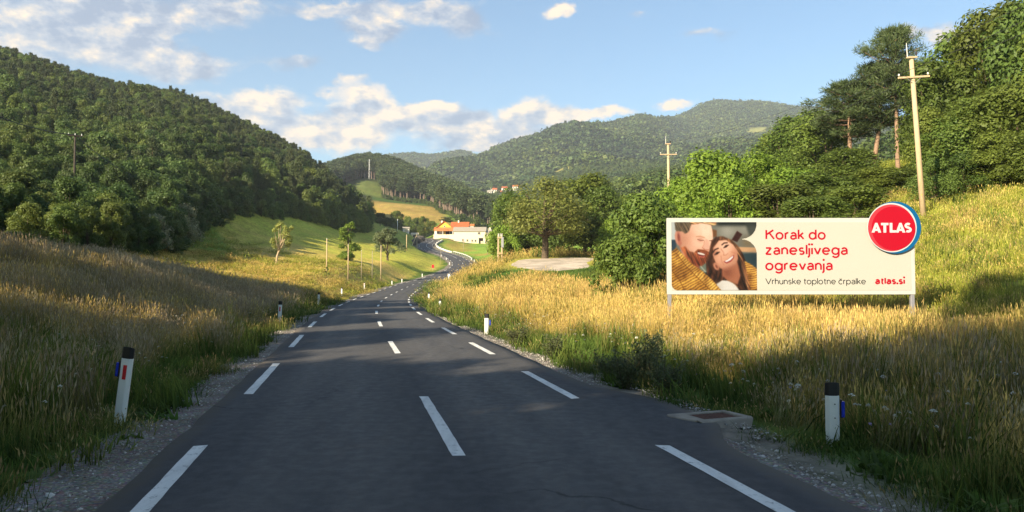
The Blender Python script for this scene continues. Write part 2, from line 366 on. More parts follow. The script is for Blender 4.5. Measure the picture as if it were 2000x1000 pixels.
# ------------------------------------------------------------------ terrain: ground height along sight lines, surveyed from the photo
def Z(*pairs):  # (y, row in photo) -> (y, z);  a value given as ('z', h) is a height
    return [(d, (p[1] if isinstance(p, tuple) else z_at(p, d))) for d, p in pairs]
def H(z): return ('z', z)
_cols = {
 -1200: Z((4, H(.3)), (10, H(.8)), (20, H(2)), (40, H(4.5)), (60, H(6)), (90, H(14)), (200, H(60)), (300, H(95)), (420, H(100)), (1000, H(100)), (3200, H(160))),
 -300: Z((4, H(.0)), (10, H(.3)), (20, H(1.5)), (40, H(4.0)), (60, H(5.2)), (85, H(9)), (130, H(24)), (200, H(58)), (300, H(98)), (350, H(104)), (420, H(104)), (1000, H(100)), (3200, H(160))),
 0: Z((4, H(-.05)), (10, H(.05)), (20, H(1.0)), (30, H(2.3)), (42, H(3.6)), (60, H(4.2)), (85, H(7)), (100, H(11)), (130, H(20)), (200, H(49)), (300, H(91)), (340, H(98)), (420, H(97)), (600, H(85)), (1500, H(110)), (3200, H(160))),
 200: Z((4, H(-.05)), (10, H(.0)), (20, H(.5)), (30, H(1.2)), (46, H(2.7)), (60, H(3.2)), (90, H(6)), (110, H(10)), (130, H(16)), (200, H(42)), (320, H(83)), (420, H(84)), (600, H(78)), (1500, H(110)), (3200, H(160))),
 370: Z((4, H(-.05)), (10, H(.0)), (20, H(.2)), (30, H(.5)), (55, H(1.6)), (80, H(3.0)), (105, H(6)), (122, H(10)), (150, H(21)), (340, H(82)), (420, H(82)), (600, H(74)), (1500, H(110)), (3200, H(160))),
 450: Z((4, H(0)), (30, H(.3)), (60, H(.9)), (90, 518), (120, 484), (138, 463), (160, H(19)), (350, H(75)), (450, H(74)), (600, H(70)), (1500, H(110)), (3200, H(160))),
 550: Z((4, H(0)), (40, H(.2)), (70, H(.8)), (110, 517), (140, 482), (166, 447), (200, H(23)), (360, H(65)), (450, H(64)), (600, H(75)), (1500, H(120)), (3200, 330)),
 650: Z((4, H(0)), (60, H(.2)), (90, 537), (140, 506), (170, 475), (196, 453), (240, H(23)), (370, H(51)), (450, H(49)), (600, H(75)), (720, H(105)), (900, H(108)), (1500, H(130)), (3200, 330)),
 700: Z((4, H(0)), (60, H(.1)), (100, 538), (140, 513), (175, 490), (210, 470), (235, 452), (270, H(21)), (330, H(28)), (420, H(30)), (520, H(60)), (600, H(80)), (750, H(121)), (900, H(118)), (1500, H(130)), (3200, 320)),
 760: Z((4, H(0)), (60, H(0)), (100, 546), (135, 528), (160, 511), (190, 492), (225, 470), (270, 452), (305, 440), (340, H(24)), (400, 424), (480, 396), (510, 394), (560, H(60)), (600, H(72)), (750, H(117)), (900, H(105)), (1500, H(150)), (2800, 298), (3200, H(300))),
 815: Z((4, H(0)), (60, H(0)), (95, 552), (120, 545), (160, 522), (200, 503), (240, 487), (280, 472), (310, 462), (340, H(22)), (400, 428), (460, 410), (520, 398), (560, H(61)), (750, H(104)), (900, H(90)), (1500, H(160)), (2800, 297), (3200, H(300))),
 850: Z((4, H(0)), (60, H(0)), (95, 556), (120, 552), (150, 535), (180, 522), (210, 508), (245, 492), (280, 478), (310, 467), (350, H(23)), (420, 425), (500, 409), (700, H(88)), (850, H(80)), (1600, 351), (2200, H(240)), (2800, 292), (3200, H(320))),
 890: Z((4, H(0)), (60, H(.3)), (100, 549), (140, 540), (180, 525), (210, 512), (245, 500), (290, 483), (318, 472), (345, H(19.5)), (400, 437), (440, 426), (620, H(72)), (800, H(70)), (1100, H(125)), (1650, 330), (2200, H(300)), (2800, 288), (3200, H(340))),
 920: Z((4, H(0)), (45, H(.2)), (80, 549), (120, 540), (170, 526), (200, 512), (250, 498), (300, 483), (322, 476), (350, H(19)), (400, 441), (600, H(58)), (800, H(72)), (1050, H(123)), (1700, 315), (2300, H(340)), (2800, 290), (3200, H(340))),
 960: Z((4, H(0)), (35, H(.1)), (60, 547), (85, 530), (110, 518), (150, 510), (220, 500), (300, 482), (340, H(18)), (410, H(31)), (550, H(47)), (750, H(58)), (1000, 377), (1300, H(170)), (1800, 296), (2400, H(370)), (3200, H(380))),
 1000: Z((4, H(0)), (30, H(.05)), (45, H(.75)), (60, H(1.7)), (76, 528), (95, 502), (110, H(4.9)), (150, H(5.4)), (300, H(15)), (500, H(40)), (750, H(58)), (1000, 378), (1300, H(172)), (1900, 276), (2500, H(390)), (3200, H(380))),
 1100: Z((4, H(0)), (26, H(.05)), (45, H(.8)), (64, H(1.6)), (75, 531), (95, 501), (110, H(5.0)), (150, H(5.5)), (300, H(18)), (500, H(48)), (750, H(95)), (1100, 346), (1500, H(300)), (1800, 246), (2100, H(340)), (2600, H(400)), (3200, H(400))),
 1160: Z((4, H(0)), (26, H(0)), (45, H(.6)), (64, H(1.9)), (75, H(3.1)), (95, H(4.8)), (130, H(5.8)), (250, H(18)), (400, H(40)), (600, H(66)), (900, H(112)), (1300, H(230)), (1850, 240), (2150, H(370)), (2650, H(430)), (3200, H(420))),
 1200: Z((4, H(-.05)), (22, H(-.05)), (38, H(.4)), (60, H(2.1)), (75, H(3.3)), (95, H(4.8)), (130, H(6)), (250, H(20)), (400, H(45)), (600, H(72)), (900, H(120)), (1300, H(200)), (1950, 236), (2250, H(400)), (2650, H(500)), (3200, H(470))),
 1255: Z((4, H(-.1)), (15, H(-.1)), (25, H(-.08)), (36, H(.5)), (60, H(2.7)), (92, H(6)), (130, H(8.5)), (250, H(23)), (400, H(47)), (600, H(77)), (900, H(124)), (1300, H(205)), (2050, 217), (2350, H(420)), (2700, H(560)), (3200, H(500))),
 1300: Z((4, H(-.1)), (15, H(-.1)), (25, H(-.1)), (36, H(.6)), (60, H(3.3)), (92, H(8)), (130, H(11)), (250, H(27)), (400, H(50)), (600, H(82)), (900, H(129)), (1300, H(205)), (1700, H(300)), (2250, 222), (2450, H(500)), (2650, 226), (2800, H(560)), (3200, H(520))),
 1345: Z((4, H(-.1)), (15, H(-.1)), (25, H(-.1)), (36, H(.75)), (60, H(3.8)), (92, H(8.6)), (130, H(11.5)), (250, H(27)), (400, H(50)), (900, H(134)), (1300, H(210)), (1800, H(300)), (2600, 215), (2900, H(560)), (3200, H(540))),
 1385: Z((4, H(-.1)), (15, H(-.1)), (25, H(-.1)), (36, H(.85)), (60, H(4.1)), (92, H(9)), (130, H(12)), (250, H(28)), (400, H(50)), (900, H(137)), (1300, H(215)), (1800, H(310)), (2650, 192), (2900, H(590)), (3200, H(560))),
 1400: Z((4, H(-.1)), (15, H(-.1)), (25, H(-.1)), (36, H(.9)), (60, H(4.2)), (92, H(9)), (130, H(12)), (250, H(28)), (400, H(50)), (900, H(138)), (1300, H(220)), (1800, H(320)), (2650, 190), (2900, H(590)), (3200, H(560))),
 1500: Z((4, H(-.1)), (14, H(-.1)), (25, H(-.05)), (36, H(1.3)), (50, H(3.8)), (70, H(7)), (100, H(11)), (130, H(14)), (250, H(30)), (900, H(140)), (1300, H(230)), (1800, H(330)), (2650, 192), (2900, H(590)), (3200, H(560))),
 1620: Z((4, H(-.1)), (12, H(-.1)), (25, H(.0)), (30, H(.5)), (38, H(2.3)), (50, H(4.9)), (70, H(9)), (100, H(14)), (250, H(32)), (900, H(140)), (2500, 213), (2900, H(560)), (3200, H(560))),
 1720: Z((4, H(-.1)), (12, H(-.1)), (25, H(.0)), (30, H(.7)), (38, H(2.7)), (48, H(5.2)), (60, H(8.2)), (80, H(12)), (120, H(20)), (250, H(40)), (900, H(140)), (2500, 230), (3200, H(500))),
 1806: Z((4, H(-.1)), (12, H(-.1)), (18, H(-.05)), (25, H(.15)), (35, H(2.2)), (49, H(6.0)), (60, H(8.8)), (80, H(13)), (120, H(22)), (250, H(45)), (900, H(150)), (2500, 235), (3200, H(500))),
 2000: Z((4, H(-.1)), (12, H(-.05)), (18, H(.1)), (25, H(.9)), (33, H(2.9)), (50, H(7.7)), (65, H(13)), (80, H(17)), (120, H(27)), (250, H(55)), (900, H(160)), (2500, 250), (3200, H(480))),
 2400: Z((4, H(-.05)), (12, H(.5)), (18, H(1.2)), (25, H(2.6)), (33, H(5)), (50, H(11)), (65, H(17)), (80, H(22)), (120, H(32)), (250, H(60)), (900, H(160)), (2500, 290), (3200, H(450))),
 3400: Z((4, H(0)), (12, H(1.5)), (25, H(6)), (50, H(16)), (80, H(26)), (120, H(36)), (250, H(60)), (900, H(160)), (2500, H(300)), (3200, H(300))),
}
_LD0, _LD1, _NLD = math.log(4), math.log(3200), 240
_dgrid = np.exp(np.linspace(_LD0, _LD1, _NLD))
_tgrid = np.linspace((-1200 - 1000) / F_PX, (3400 - 1000) / F_PX, 420)
def _table():
    ks = sorted(_cols); tk = np.array([(k - 1000) / F_PX for k in ks])
    C = np.array([np.interp(_dgrid, [p[0] for p in _cols[k]], [p[1] for p in _cols[k]]) for k in ks])
    T = np.empty((len(_tgrid), _NLD))
    for j in range(_NLD): T[:, j] = np.interp(_tgrid, tk, C[:, j])
    def blur(A, s, ax):
        r = int(3 * s); k = np.exp(-.5 * (np.arange(-r, r + 1) / s) ** 2); k /= k.sum()
        A = np.moveaxis(A, ax, 0); Pd = np.concatenate([np.repeat(A[:1], r, 0), A, np.repeat(A[-1:], r, 0)])
        return np.moveaxis(sum(k[i] * Pd[i:i + len(A)] for i in range(2 * r + 1)), 0, ax)
    A = blur(blur(T, 2.2, 1), 2.6, 0); B = blur(blur(T, 1.4, 1), .8, 0)
    w = np.clip((_dgrid - 1100) / 500, 0, 1)[None]
    return A * (1 - w) + B * w
_T = _table()
def base_h(x, y):
    d = np.clip(y, 8, 3190); t = np.clip(x / d, _tgrid[0], _tgrid[-1] - 1e-6)
    a = (t - _tgrid[0]) / (_tgrid[1] - _tgrid[0]); b = (np.log(d) - _LD0) / (_LD1 - _LD0) * (_NLD - 1)
    i = np.clip(a.astype(int), 0, len(_tgrid) - 2); j = np.clip(b.astype(int), 0, _NLD - 2); fa = a - i; fb = b - j
    z = (_T[i, j] * (1 - fa) + _T[i + 1, j] * fa) * (1 - fb) + (_T[i, j + 1] * (1 - fa) + _T[i + 1, j + 1] * fa) * fb
    z = z + fbm(x / 7, y / 7, 3) * .22 * sstep(6, 20, d)
    z = z + fbm(x / 40, y / 40, 3) * 2.2 * sstep(250, 450, d) + (fbm(x / 260, y / 260, 4) * 60 + (.28 - np.abs(fbm(x / 230 + 3, y / 420 + 1, 3))) * 130) * sstep(1000, 1300, d) * (1 - .93 * sstep(1400, 1720, d))
    return z
def ground_h(x, y):
    x = np.asarray(x, float); y = np.asarray(y, float)
    z = base_h(x, y)
    lat = np.abs(lateral(x, y)); w = 1 - sstep(4.2, 11.0, lat); w = np.where((y > 372), 0, w)
    zr = road_z(np.clip(y, -200, 379)) - .045 - .05 * sstep(3.0, 4.2, lat)
    return z * (1 - w) + zr * w
def gz(x, y): return float(ground_h(np.array([x]), np.array([y]))[0])

# ------------------------------------------------------------------ ground sheet
def xc_lat(y, px):  # lateral offset of a photo column at distance y
    return lateral(x_at(px, y), y)
def ground_colour(x, y):
    n1 = fbm(x / 9, y / 9, 4); n2 = fbm(x / 2.3 + 40, y / 2.3, 4); n3 = fbm(x / 30 + 9, y / 30 + 5, 3)
    t = x / np.maximum(y, 8); px = 1000 + F_PX * t
    lat = lateral(x, np.clip(y, -200, 379)); al = np.abs(lat)
    C = np.empty(x.shape + (3,)); C[:] = (.05, .06, .022)
    def put(mask, c):
        m = np.clip(mask, 0, 1)[..., None]; C[:] = C * (1 - m) + np.array(c) * m
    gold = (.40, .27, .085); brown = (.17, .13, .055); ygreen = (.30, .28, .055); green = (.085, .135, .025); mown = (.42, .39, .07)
    near = sstep(470, 430, y)
    put(near, ygreen)
    # right of the road
    right = (lat > 0) * near
    put(right * sstep(72, 60, y + 8 * n1), gold)
    put(right * sstep(1600, 1700, px - 90 * n1) * sstep(27, 33, y), (.28, .28, .05)); put(right * sstep(1755, 1860, px - 90 * n1) * sstep(16, 22, y), (.28, .28, .05))
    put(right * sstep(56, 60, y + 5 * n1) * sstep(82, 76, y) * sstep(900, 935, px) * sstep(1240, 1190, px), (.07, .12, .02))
    put(right * sstep(110, 160, y), (.19, .29, .045))
    put(right * sstep(150, 190, y) * sstep(4, 9, al) * sstep(20, 12, al) * (n1 > 0), (.30, .25, .06))
    # left of the road
    left = (lat < 0) * near
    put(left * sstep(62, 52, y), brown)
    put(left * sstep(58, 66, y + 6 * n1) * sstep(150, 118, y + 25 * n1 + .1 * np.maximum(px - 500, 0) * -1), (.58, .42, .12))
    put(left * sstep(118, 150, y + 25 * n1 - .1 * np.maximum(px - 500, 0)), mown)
    put(left * sstep(190, 225, y) * sstep(720, 745, px), (.30, .32, .06))
    put(left * sstep(98, 108, y) * sstep(500, 470, px + 2 * (y - 100)), (.19, .25, .04))
    # green verges next to the gravel
    vw = 5.4 + 1.6 * n2 + 1.0 * n1
    put(sstep(vw + 1.2, vw - .6, al) * near, green)
    put(sstep(4.2, 3.9, al) * near * (y < 379), (.20, .18, .15))
    # the round dry knoll
    put(sstep(385, 400, y) * sstep(540, 525, y) * sstep(700, 722, px + 8 * n1) * sstep(870, 845, px - (480 - y) * .25), (.36, .25, .075))
    put(sstep(500, 515, y) * sstep(560, 545, y) * sstep(700, 720, px) * sstep(880, 860, px), (.07, .12, .025))
    put(sstep(540, 560, y) * sstep(640, 625, y) * sstep(690, 700, px) * sstep(750, 740, px), (.16, .19, .05))
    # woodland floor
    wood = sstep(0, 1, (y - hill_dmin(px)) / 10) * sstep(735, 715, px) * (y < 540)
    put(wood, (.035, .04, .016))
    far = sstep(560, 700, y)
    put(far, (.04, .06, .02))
    put(sstep(1040, 1070, y) * sstep(1150, 1120, y) * sstep(1050, 1065, px) * sstep(1125, 1105, px), (.28, .24, .07))
    put(sstep(1900, 1940, y) * sstep(2080, 2040, y) * sstep(1455, 1465, px) * sstep(1510, 1495, px), (.24, .24, .08))
    C *= (1 + .35 * n2 + .25 * n3)[..., None]
    return np.clip(C, .01, .8)
_hd = np.array([(-1200, 62), (0, 62), (100, 66), (200, 72), (300, 84), (350, 96), (385, 114), (410, 128), (450, 146), (520, 164), (560, 176), (650, 202), (700, 222), (720, 236), (740, 260)], float)
def hill_dmin(px): return np.interp(px, _hd[:, 0], _hd[:, 1])

def mat_ground():
    m, t, out = new_mat('meadow_soil')
    a = t.new('ShaderNodeAttribute', attribute_name='Col').outputs['Color']
    pos = t.new('ShaderNodeNewGeometry').outputs['Position']
    n1 = t.noise(pos, 2.2, 6, 0.65); n2 = t.noise(pos, 0.16, 5, 0.6); n3 = t.noise(t.vmath('MULTIPLY', pos, (1, 1, .25)), 9, 3, .7)
    c = t.mix(t.mapr(n1, .3, .7, 0, 1), t.mix(1.0, a, (.62, .62, .58), 'MULTIPLY'), t.mix(1.0, a, (1.35, 1.3, 1.25), 'MULTIPLY'))
    c = t.mix(t.mapr(n2, .42, .62, 0, .55), c, t.mix(1.0, c, (.75, .95, .7), 'MULTIPLY'))
    hh = t.math('ADD', t.math('MULTIPLY', n1, .5), t.math('MULTIPLY', n3, .5))
    principled(t, out, c, .9, .08, 0, hh, .25, .7)
    return m
M_GROUND = mat_ground()
def build_ground():
    ys = [-220, -120, -70, -40, -22, -12, -6, -2] + list(np.arange(0, 30, .5)) + list(np.exp(np.arange(math.log(30), math.log(3150), .0135)))
    ys = np.array(ys)
    tt = np.concatenate([np.linspace(-1.45, -.82, 36)[:-1], np.linspace(-.82, .82, 430), np.linspace(.82, 1.6, 40)[1:]])
    Y, T = np.meshgrid(ys, tt, indexing='ij')
    X = T * np.sqrt(np.maximum(Y, 0) ** 2 + 40 ** 2)
    Zv = ground_h(X, Y)
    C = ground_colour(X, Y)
    nr, nc = X.shape
    cut = int(np.searchsorted(ys, 600))
    def part(name, r0, r1):
        V = np.stack([X[r0:r1], Y[r0:r1], Zv[r0:r1]], -1).reshape(-1, 3)
        i = np.arange((r1 - r0 - 1))[:, None] * nc + np.arange(nc - 1)[None]
        Fq = np.stack([i, i + 1, i + nc + 1, i + nc], -1).reshape(-1, 4)
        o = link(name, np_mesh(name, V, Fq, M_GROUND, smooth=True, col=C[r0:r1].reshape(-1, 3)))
        o['kind'] = 'structure'
    part('ground', 0, cut + 1); part('hills', cut, nr)
build_ground()

# ------------------------------------------------------------------ road, gravel shoulders, painted marks
def mat_asphalt():
    m, t, out = new_mat('asphalt')
    pos = t.new('ShaderNodeNewGeometry').outputs['Position']
    at_ = t.new('ShaderNodeAttribute', attribute_name='Col').outputs['Color']
    sp = t.new('ShaderNodeSeparateColor'); t.l.new(at_, sp.inputs[0])
    edge, track = sp.outputs[0], sp.outputs[1]
    along = t.vmath('MULTIPLY', pos, (1.0, .12, 1))
    big = t.noise(along, 0.8, 5, .6); fine = t.noise(pos, 85, 2, .6); mid = t.noise(pos, 6, 5, .65); streak = t.noise(along, 3.2, 4, .6)
    c = t.mix(t.mapr(big, .35, .7), (.040, .040, .043), (.060, .058, .057))
    c = t.mix(t.math('MULTIPLY', track, t.mapr(streak, .3, .7, .25, .9)), c, (.074, .070, .066))       # polished wheel tracks
    c = t.mix(t.mapr(t.noise(along, .55, 4, .7), .60, .72, 0, .5), c, (.030, .030, .032))               # oil and damp
    c = t.mix(t.mapr(fine, .57, .70, 0, .45), c, (.10, .10, .098))
    ew = t.mapr(t.math('ADD', edge, t.math('MULTIPLY', t.math('SUBTRACT', mid, .5), 1.1)), .35, 1.05, 0, .75)
    c = t.mix(ew, c, (.105, .090, .072))
    # hairline cracks
    v = t.new('ShaderNodeTexVoronoi', feature='DISTANCE_TO_EDGE'); v.inputs['Scale'].default_value = .42
    wv = t.new('ShaderNodeTexNoise'); t.l.new(pos, wv.inputs['Vector']); wv.inputs['Scale'].default_value = 1.6; wv.inputs['Detail'].default_value = 5
    t.l.new(t.vmath('ADD', pos, t.vmath('MULTIPLY', wv.outputs['Color'], (.9, .9, 0))), v.inputs['Vector'])
    cr = t.math('MULTIPLY', t.mapr(v.outputs['Distance'], .004, .012, 1, 0), t.mapr(t.noise(pos, .23, 3, .6), .52, .6, 0, .8))
    c = t.mix(cr, c, (.012, .012, .013))
    principled(t, out, c, t.math('SUBTRACT', t.mapr(mid, .3, .7, .72, .9), t.math('MULTIPLY', track, .12)), .3, 0, t.math('ADD', fine, t.math('MULTIPLY', mid, .15)), .004, .6)
    return m
def mat_paint():
    m, t, out = new_mat('road_paint')
    pos = t.new('ShaderNodeNewGeometry').outputs['Position']
    n = t.noise(pos, 7, 6, .7); f = t.noise(pos, 45, 3, .6); tr = t.noise(t.vmath('MULTIPLY', pos, (1, .12, 1)), 5, 4, .6)
    w = t.mapr(t.math('ADD', t.math('MULTIPLY', n, .6), t.math('MULTIPLY', f, .4)), .53, .66, 0, .8)
    c = t.mix(t.mapr(tr, .4, .65, 0, .45), (.66, .66, .62), (.40, .40, .38))
    principled(t, out, t.mix(w, c, (.12, .12, .118)), .65, .25, 0, f, .003, .5)
    return m
def mat_gravel():
    m, t, out = new_mat('limestone_gravel')
    pos = t.new('ShaderNodeNewGeometry').outputs['Position']
    v = t.new('ShaderNodeTexVoronoi'); t.l.new(pos, v.inputs['Vector']); v.inputs['Scale'].default_value = 26
    n = t.noise(pos, 1.3, 5, .6)
    c = t.mix(t.mapr(v.outputs['Distance'], .1, .6), (.33, .30, .262), (.18, .163, .14))
    c = t.mix(t.mapr(n, .38, .62), c, t.mix(1, c, (.68, .64, .60), 'MULTIPLY'))
    c = t.mix(.25, c, v.outputs['Color'], 'SOFT_LIGHT')
    principled(t, out, c, .9, .15, 0, v.outputs['Distance'], .03, .8)
    return m
M_ASPHALT, M_PAINT, M_GRAVEL = mat_asphalt(), mat_paint(), mat_gravel()
YR = np.concatenate([np.arange(-60, 4, 2.0), np.arange(4, 30, .25), np.arange(30, 100, .6), np.arange(100, 366, .8)])
def edge_l(y): return -3.08 + .05 * fbm(y * .9, y * 0 + 3, 3)
def edge_r(y): return 2.96 + .06 * fbm(y * .8, y * 0 + 8, 3) + .62 * sstep(7.4, 9.2, y) * sstep(12.6, 10.6, y)
def strip(name, y, lats, dzs, mat, kind='structure', col=None):
    k = len(lats)
    V = np.stack([road_pt(y, l(y) if callable(l) else np.full(len(y), float(l)), dz) for l, dz in zip(lats, dzs)], 1).reshape(-1, 3)
    i = np.arange(len(y) - 1)[:, None] * k + np.arange(k - 1)[None]
    Fq = np.stack([i, i + 1, i + k + 1, i + k], -1).reshape(-1, 4)
    c = None if col is None else np.tile(np.array(col, float), (len(y), 1))
    o = link(name, np_mesh(name, V, Fq, mat, smooth=True, col=c))
    if kind: o['kind'] = kind
    return o
road = strip('road', YR, [edge_l, lambda y: edge_l(y) + .003, lambda y: edge_l(y) + .30, -2.35, -1.95, -1.5, -1.0, -.5, 0, .35, .75, 1.2, 1.65, 2.05, lambda y: edge_r(y) - .32, lambda y: edge_r(y) - .003, edge_r],
             [-.06, 0, .0, .005, .01, .014, .02, .022, .025, .023, .021, .019, .014, .008, 0, 0, -.06], M_ASPHALT, 'structure',
   [(1, 0, 0), (1, 0, 0), (.25, 0, 0), (0, .1, 0), (0, .9, 0), (0, .6, 0), (0, .9, 0), (0, .25, 0), (0, 0, 0), (0, .5, 0), (0, 1, 0), (0, .5, 0), (0, .95, 0), (0, .2, 0), (.3, 0, 0), (1, 0, 0), (1, 0, 0)])
gl = strip('gravel_shoulder', YR, [lambda y: -3.98 + .4 * fbm(y * .35, y * 0 + 1, 4), -3.3, -2.95], [-.05, -.022, -.03], M_GRAVEL)
gr = strip('gravel_shoulder', YR, [2.8, 3.12, lambda y: 3.32 + .22 * fbm(y * .4, y * 0 + 5, 4)], [-.03, -.022, -.05], M_GRAVEL)
def dash(y0, y1, lat, w=.15, name='road_marking'):
    ys = np.linspace(y0, y1, max(3, int((y1 - y0) / (.25 if y0 < 35 else .8)) + 2))
    def crown(l): return .005 + (.025 if abs(l) < .5 else .012 * max(0, 1 - (abs(l) - 1.8) / 1.2))
    lf = [lat - w / 2, lat + w / 2]
    rg = np.random.default_rng(int(abs(y0 * 97 + lat * 31)))
    V = np.concatenate([road_pt(ys + np.where((ys == ys[0]) | (ys == ys[-1]), rg.normal(size=len(ys)) * .02, 0), l + rg.normal(size=len(ys)) * .0025, np.interp(l, [-2.8, -1.95, -1.0, 0, .75, 1.65, 2.05, 2.7], [0, .01, .02, .025, .021, .014, .008, 0]) + .005) for l in lf])
    n = len(ys); i = np.arange(n - 1)
    o = link(name, np_mesh(name, V, np.stack([i, i + n, i + n + 1, i + 1], -1), M_PAINT), road)
    return o
LL, LR = -2.73, 2.29
def arc_next(y, dist): return y + dist * float(road_nrm(np.array([y]))[0])
marks = [(7.75, 11.66, 0), (18.4, 22.0, 0), (29.0, 32.6, 0), (39.8, 43.2, 0), (50.5, 54, 0)]
y = 61.0
while y < 215: marks.append((y, arc_next(y, 3.6), 0)); y = arc_next(y, 10.6)
marks += [(1.5, 8.88, LL), (12.6, 17.0, LL), (20.95, 25.4, LL), (29.4, 33.2, LL)]
y = 37.2
while y < 330: marks.append((y, arc_next(y, 3.8), LL)); y = arc_next(y, 7.8)
marks += [(2.5, 7.82, LR), (11.1, 14.5, LR), (17.9, 21.3, LR), (24.6, 28.0, LR)]
y = 31.6
while y < 330: marks.append((y, arc_next(y, 3.5), LR)); y = arc_next(y, 7.0)
marks.append((218, 330, 0))          # a solid line through the bends by the farm
for a, b, l in marks: dash(a, b, l, .15 if l else .14)

# the turnout of pale gravel in front of the cherry tree
def build_lot():
    outl = [(988, 514), (1000, 507), (1018, 502), (1050, 500.5), (1100, 500.5), (1152, 501), (1168, 503), (1166, 512), (1150, 519), (1150, 526), (1128, 530), (1075, 529.5), (1035, 527), (1005, 522)]
    P = []
    for px, py in outl:
        d = (95 if py < 502.5 else np.interp(py, [502, 531], [94.0, 74.5]))
        P.append((x_at(px, d), d))
    P = np.array(P); n = len(P); c = P.mean(0)
    rings = np.linspace(0, 1, 8)[1:]
    V = [(c[0], c[1])]; Fc = []
    m = n * 4
    Q = np.array([P[i] * (1 - f) + P[(i + 1) % n] * f for i in range(n) for f in (0, .25, .5, .75)])
    for r in rings: V += [tuple(c + (q - c) * r * (1 + (.26 * vnoise(q[0:1] * .9, q[1:2] * .9)[0] if r == 1 else 0))) for q in Q]
    V = np.array(V); z = ground_h(V[:, 0], V[:, 1]) + .04; z[-m:] -= .07
    tri = [(0, 1 + i, 1 + (i + 1) % m) for i in range(m)]
    quad = [(1 + k * m + i, 1 + (k + 1) * m + i, 1 + (k + 1) * m + (i + 1) % m, 1 + k * m + (i + 1) % m) for k in range(len(rings) - 1) for i in range(m)]
    mt, t, out = new_mat('pale_gravel')
    pos = t.new('ShaderNodeNewGeometry').outputs['Position']
    nn = t.noise(pos, .5, 6, .65); ff = t.noise(pos, 12, 3, .7)
    principled(t, out, t.mix(t.mapr(nn, .35, .65), (.30, .255, .20), (.47, .40, .32)), .95, .1, 0, ff, .03, .7)
    o = link('gravel_lot', np_mesh('gravel_lot', np.column_stack([V, z]), [np.array(tri), np.array(quad)], mt, smooth=True)); o['kind'] = 'structure'
build_lot()
def track(name, pts, w, mat):
    pts = np.array(pts, float); q = np.linspace(0, len(pts) - 1, 40)
    X = np.interp(q, range(len(pts)), pts[:, 0]); Yq = np.interp(q, range(len(pts)), pts[:, 1])
    dx, dy = np.gradient(X), np.gradient(Yq); l = np.hypot(dx, dy)
    V = np.concatenate([np.column_stack([X + s * dy / l * w, Yq - s * dx / l * w, ground_h(X + s * dy / l * w, Yq - s * dx / l * w) + .12]) for s in (-1, 0, 1)])
    n = len(q); i = np.arange(n - 1)
    F = np.concatenate([np.stack([i + k * n, i + n + k * n, i + n + 1 + k * n, i + 1 + k * n], -1) for k in (0, 1)])
    o = link(name, np_mesh(name, V, F, mat, smooth=True)); o['kind'] = 'structure'
track('farm_track', [(x_at(838, 340), 340), (x_at(862, 334), 333), (x_at(890, 330), 322), (x_at(920, 326), 318)], 1.6, M_GRAVEL)

# ------------------------------------------------------------------ foliage shapes
def leaf_quads(rng, C, r, n, size, up=.35, elong=.55, spread=.75, hollow=.55, lower=-.75):
    """leaf clumps: n small leaf faces spread over the shells of the given clumps"""
    C = np.asarray(C); r = np.asarray(r)
    k = rng.choice(len(C), n, p=r ** 2 / (r ** 2).sum())
    u = rng.normal(size=(n, 3)); u /= np.linalg.norm(u, axis=1)[:, None]
    flip = (u[:, 2] < lower); u[flip, 2] *= -1
    rad = r[k] * (hollow + (1 - hollow) * np.sqrt(rng.random(n))) * (1 + .18 * rng.normal(size=n))
    p = C[k] + u * rad[:, None] * np.array([1, 1, .85])
    nn = u + rng.normal(size=(n, 3)) * spread * .6 + np.array([0, 0, up]); nn /= np.linalg.norm(nn, axis=1)[:, None]
    t = np.cross(nn, rng.normal(size=(n, 3))); t /= np.linalg.norm(t, axis=1)[:, None]
    b = np.cross(nn, t)
    L = size * (.40 + 1.15 * rng.random(n) ** 1.6)[:, None] / 2; W = L * elong
    return np.stack([p - t * L, p + b * W - t * L * .1, p + t * L, p - b * W - t * L * .1], 1)
def tube_np(pts, rad, n=6):
    mb = MB(); mb.tube(pts, list(rad), n, cap=False); return np.array(mb.v), np.array(mb.f)
class Proto: pass
def assemble(name, leaves, tubes, lm, bm, H, Rr):
    p = Proto(); p.H = H; p.R = Rr; p.name = name
    nl = len(leaves)
    LV = leaves.reshape(-1, 3); LF = np.arange(nl * 4).reshape(-1, 4)
    TV = []; TF = []; b = 0
    for v, f in tubes: TV.append(v); TF.append(f + b); b += len(v)
    TV = np.concatenate(TV); TF = np.concatenate(TF)
    p.crown = np_mesh(name + '_crown', LV, LF, lm); p.trunk = np_mesh(name + '_trunk', TV, TF, bm, smooth=True)
    p.full = lambda: np_mesh(name, np.concatenate([LV, TV]), np.concatenate([LF, TF + len(LV)]), [lm, bm], fmat=[0] * nl + [1] * len(TF))
    p._whole = None
    return p
def whole(p):
    if p._whole is None: p._whole = p.full()
    return p._whole
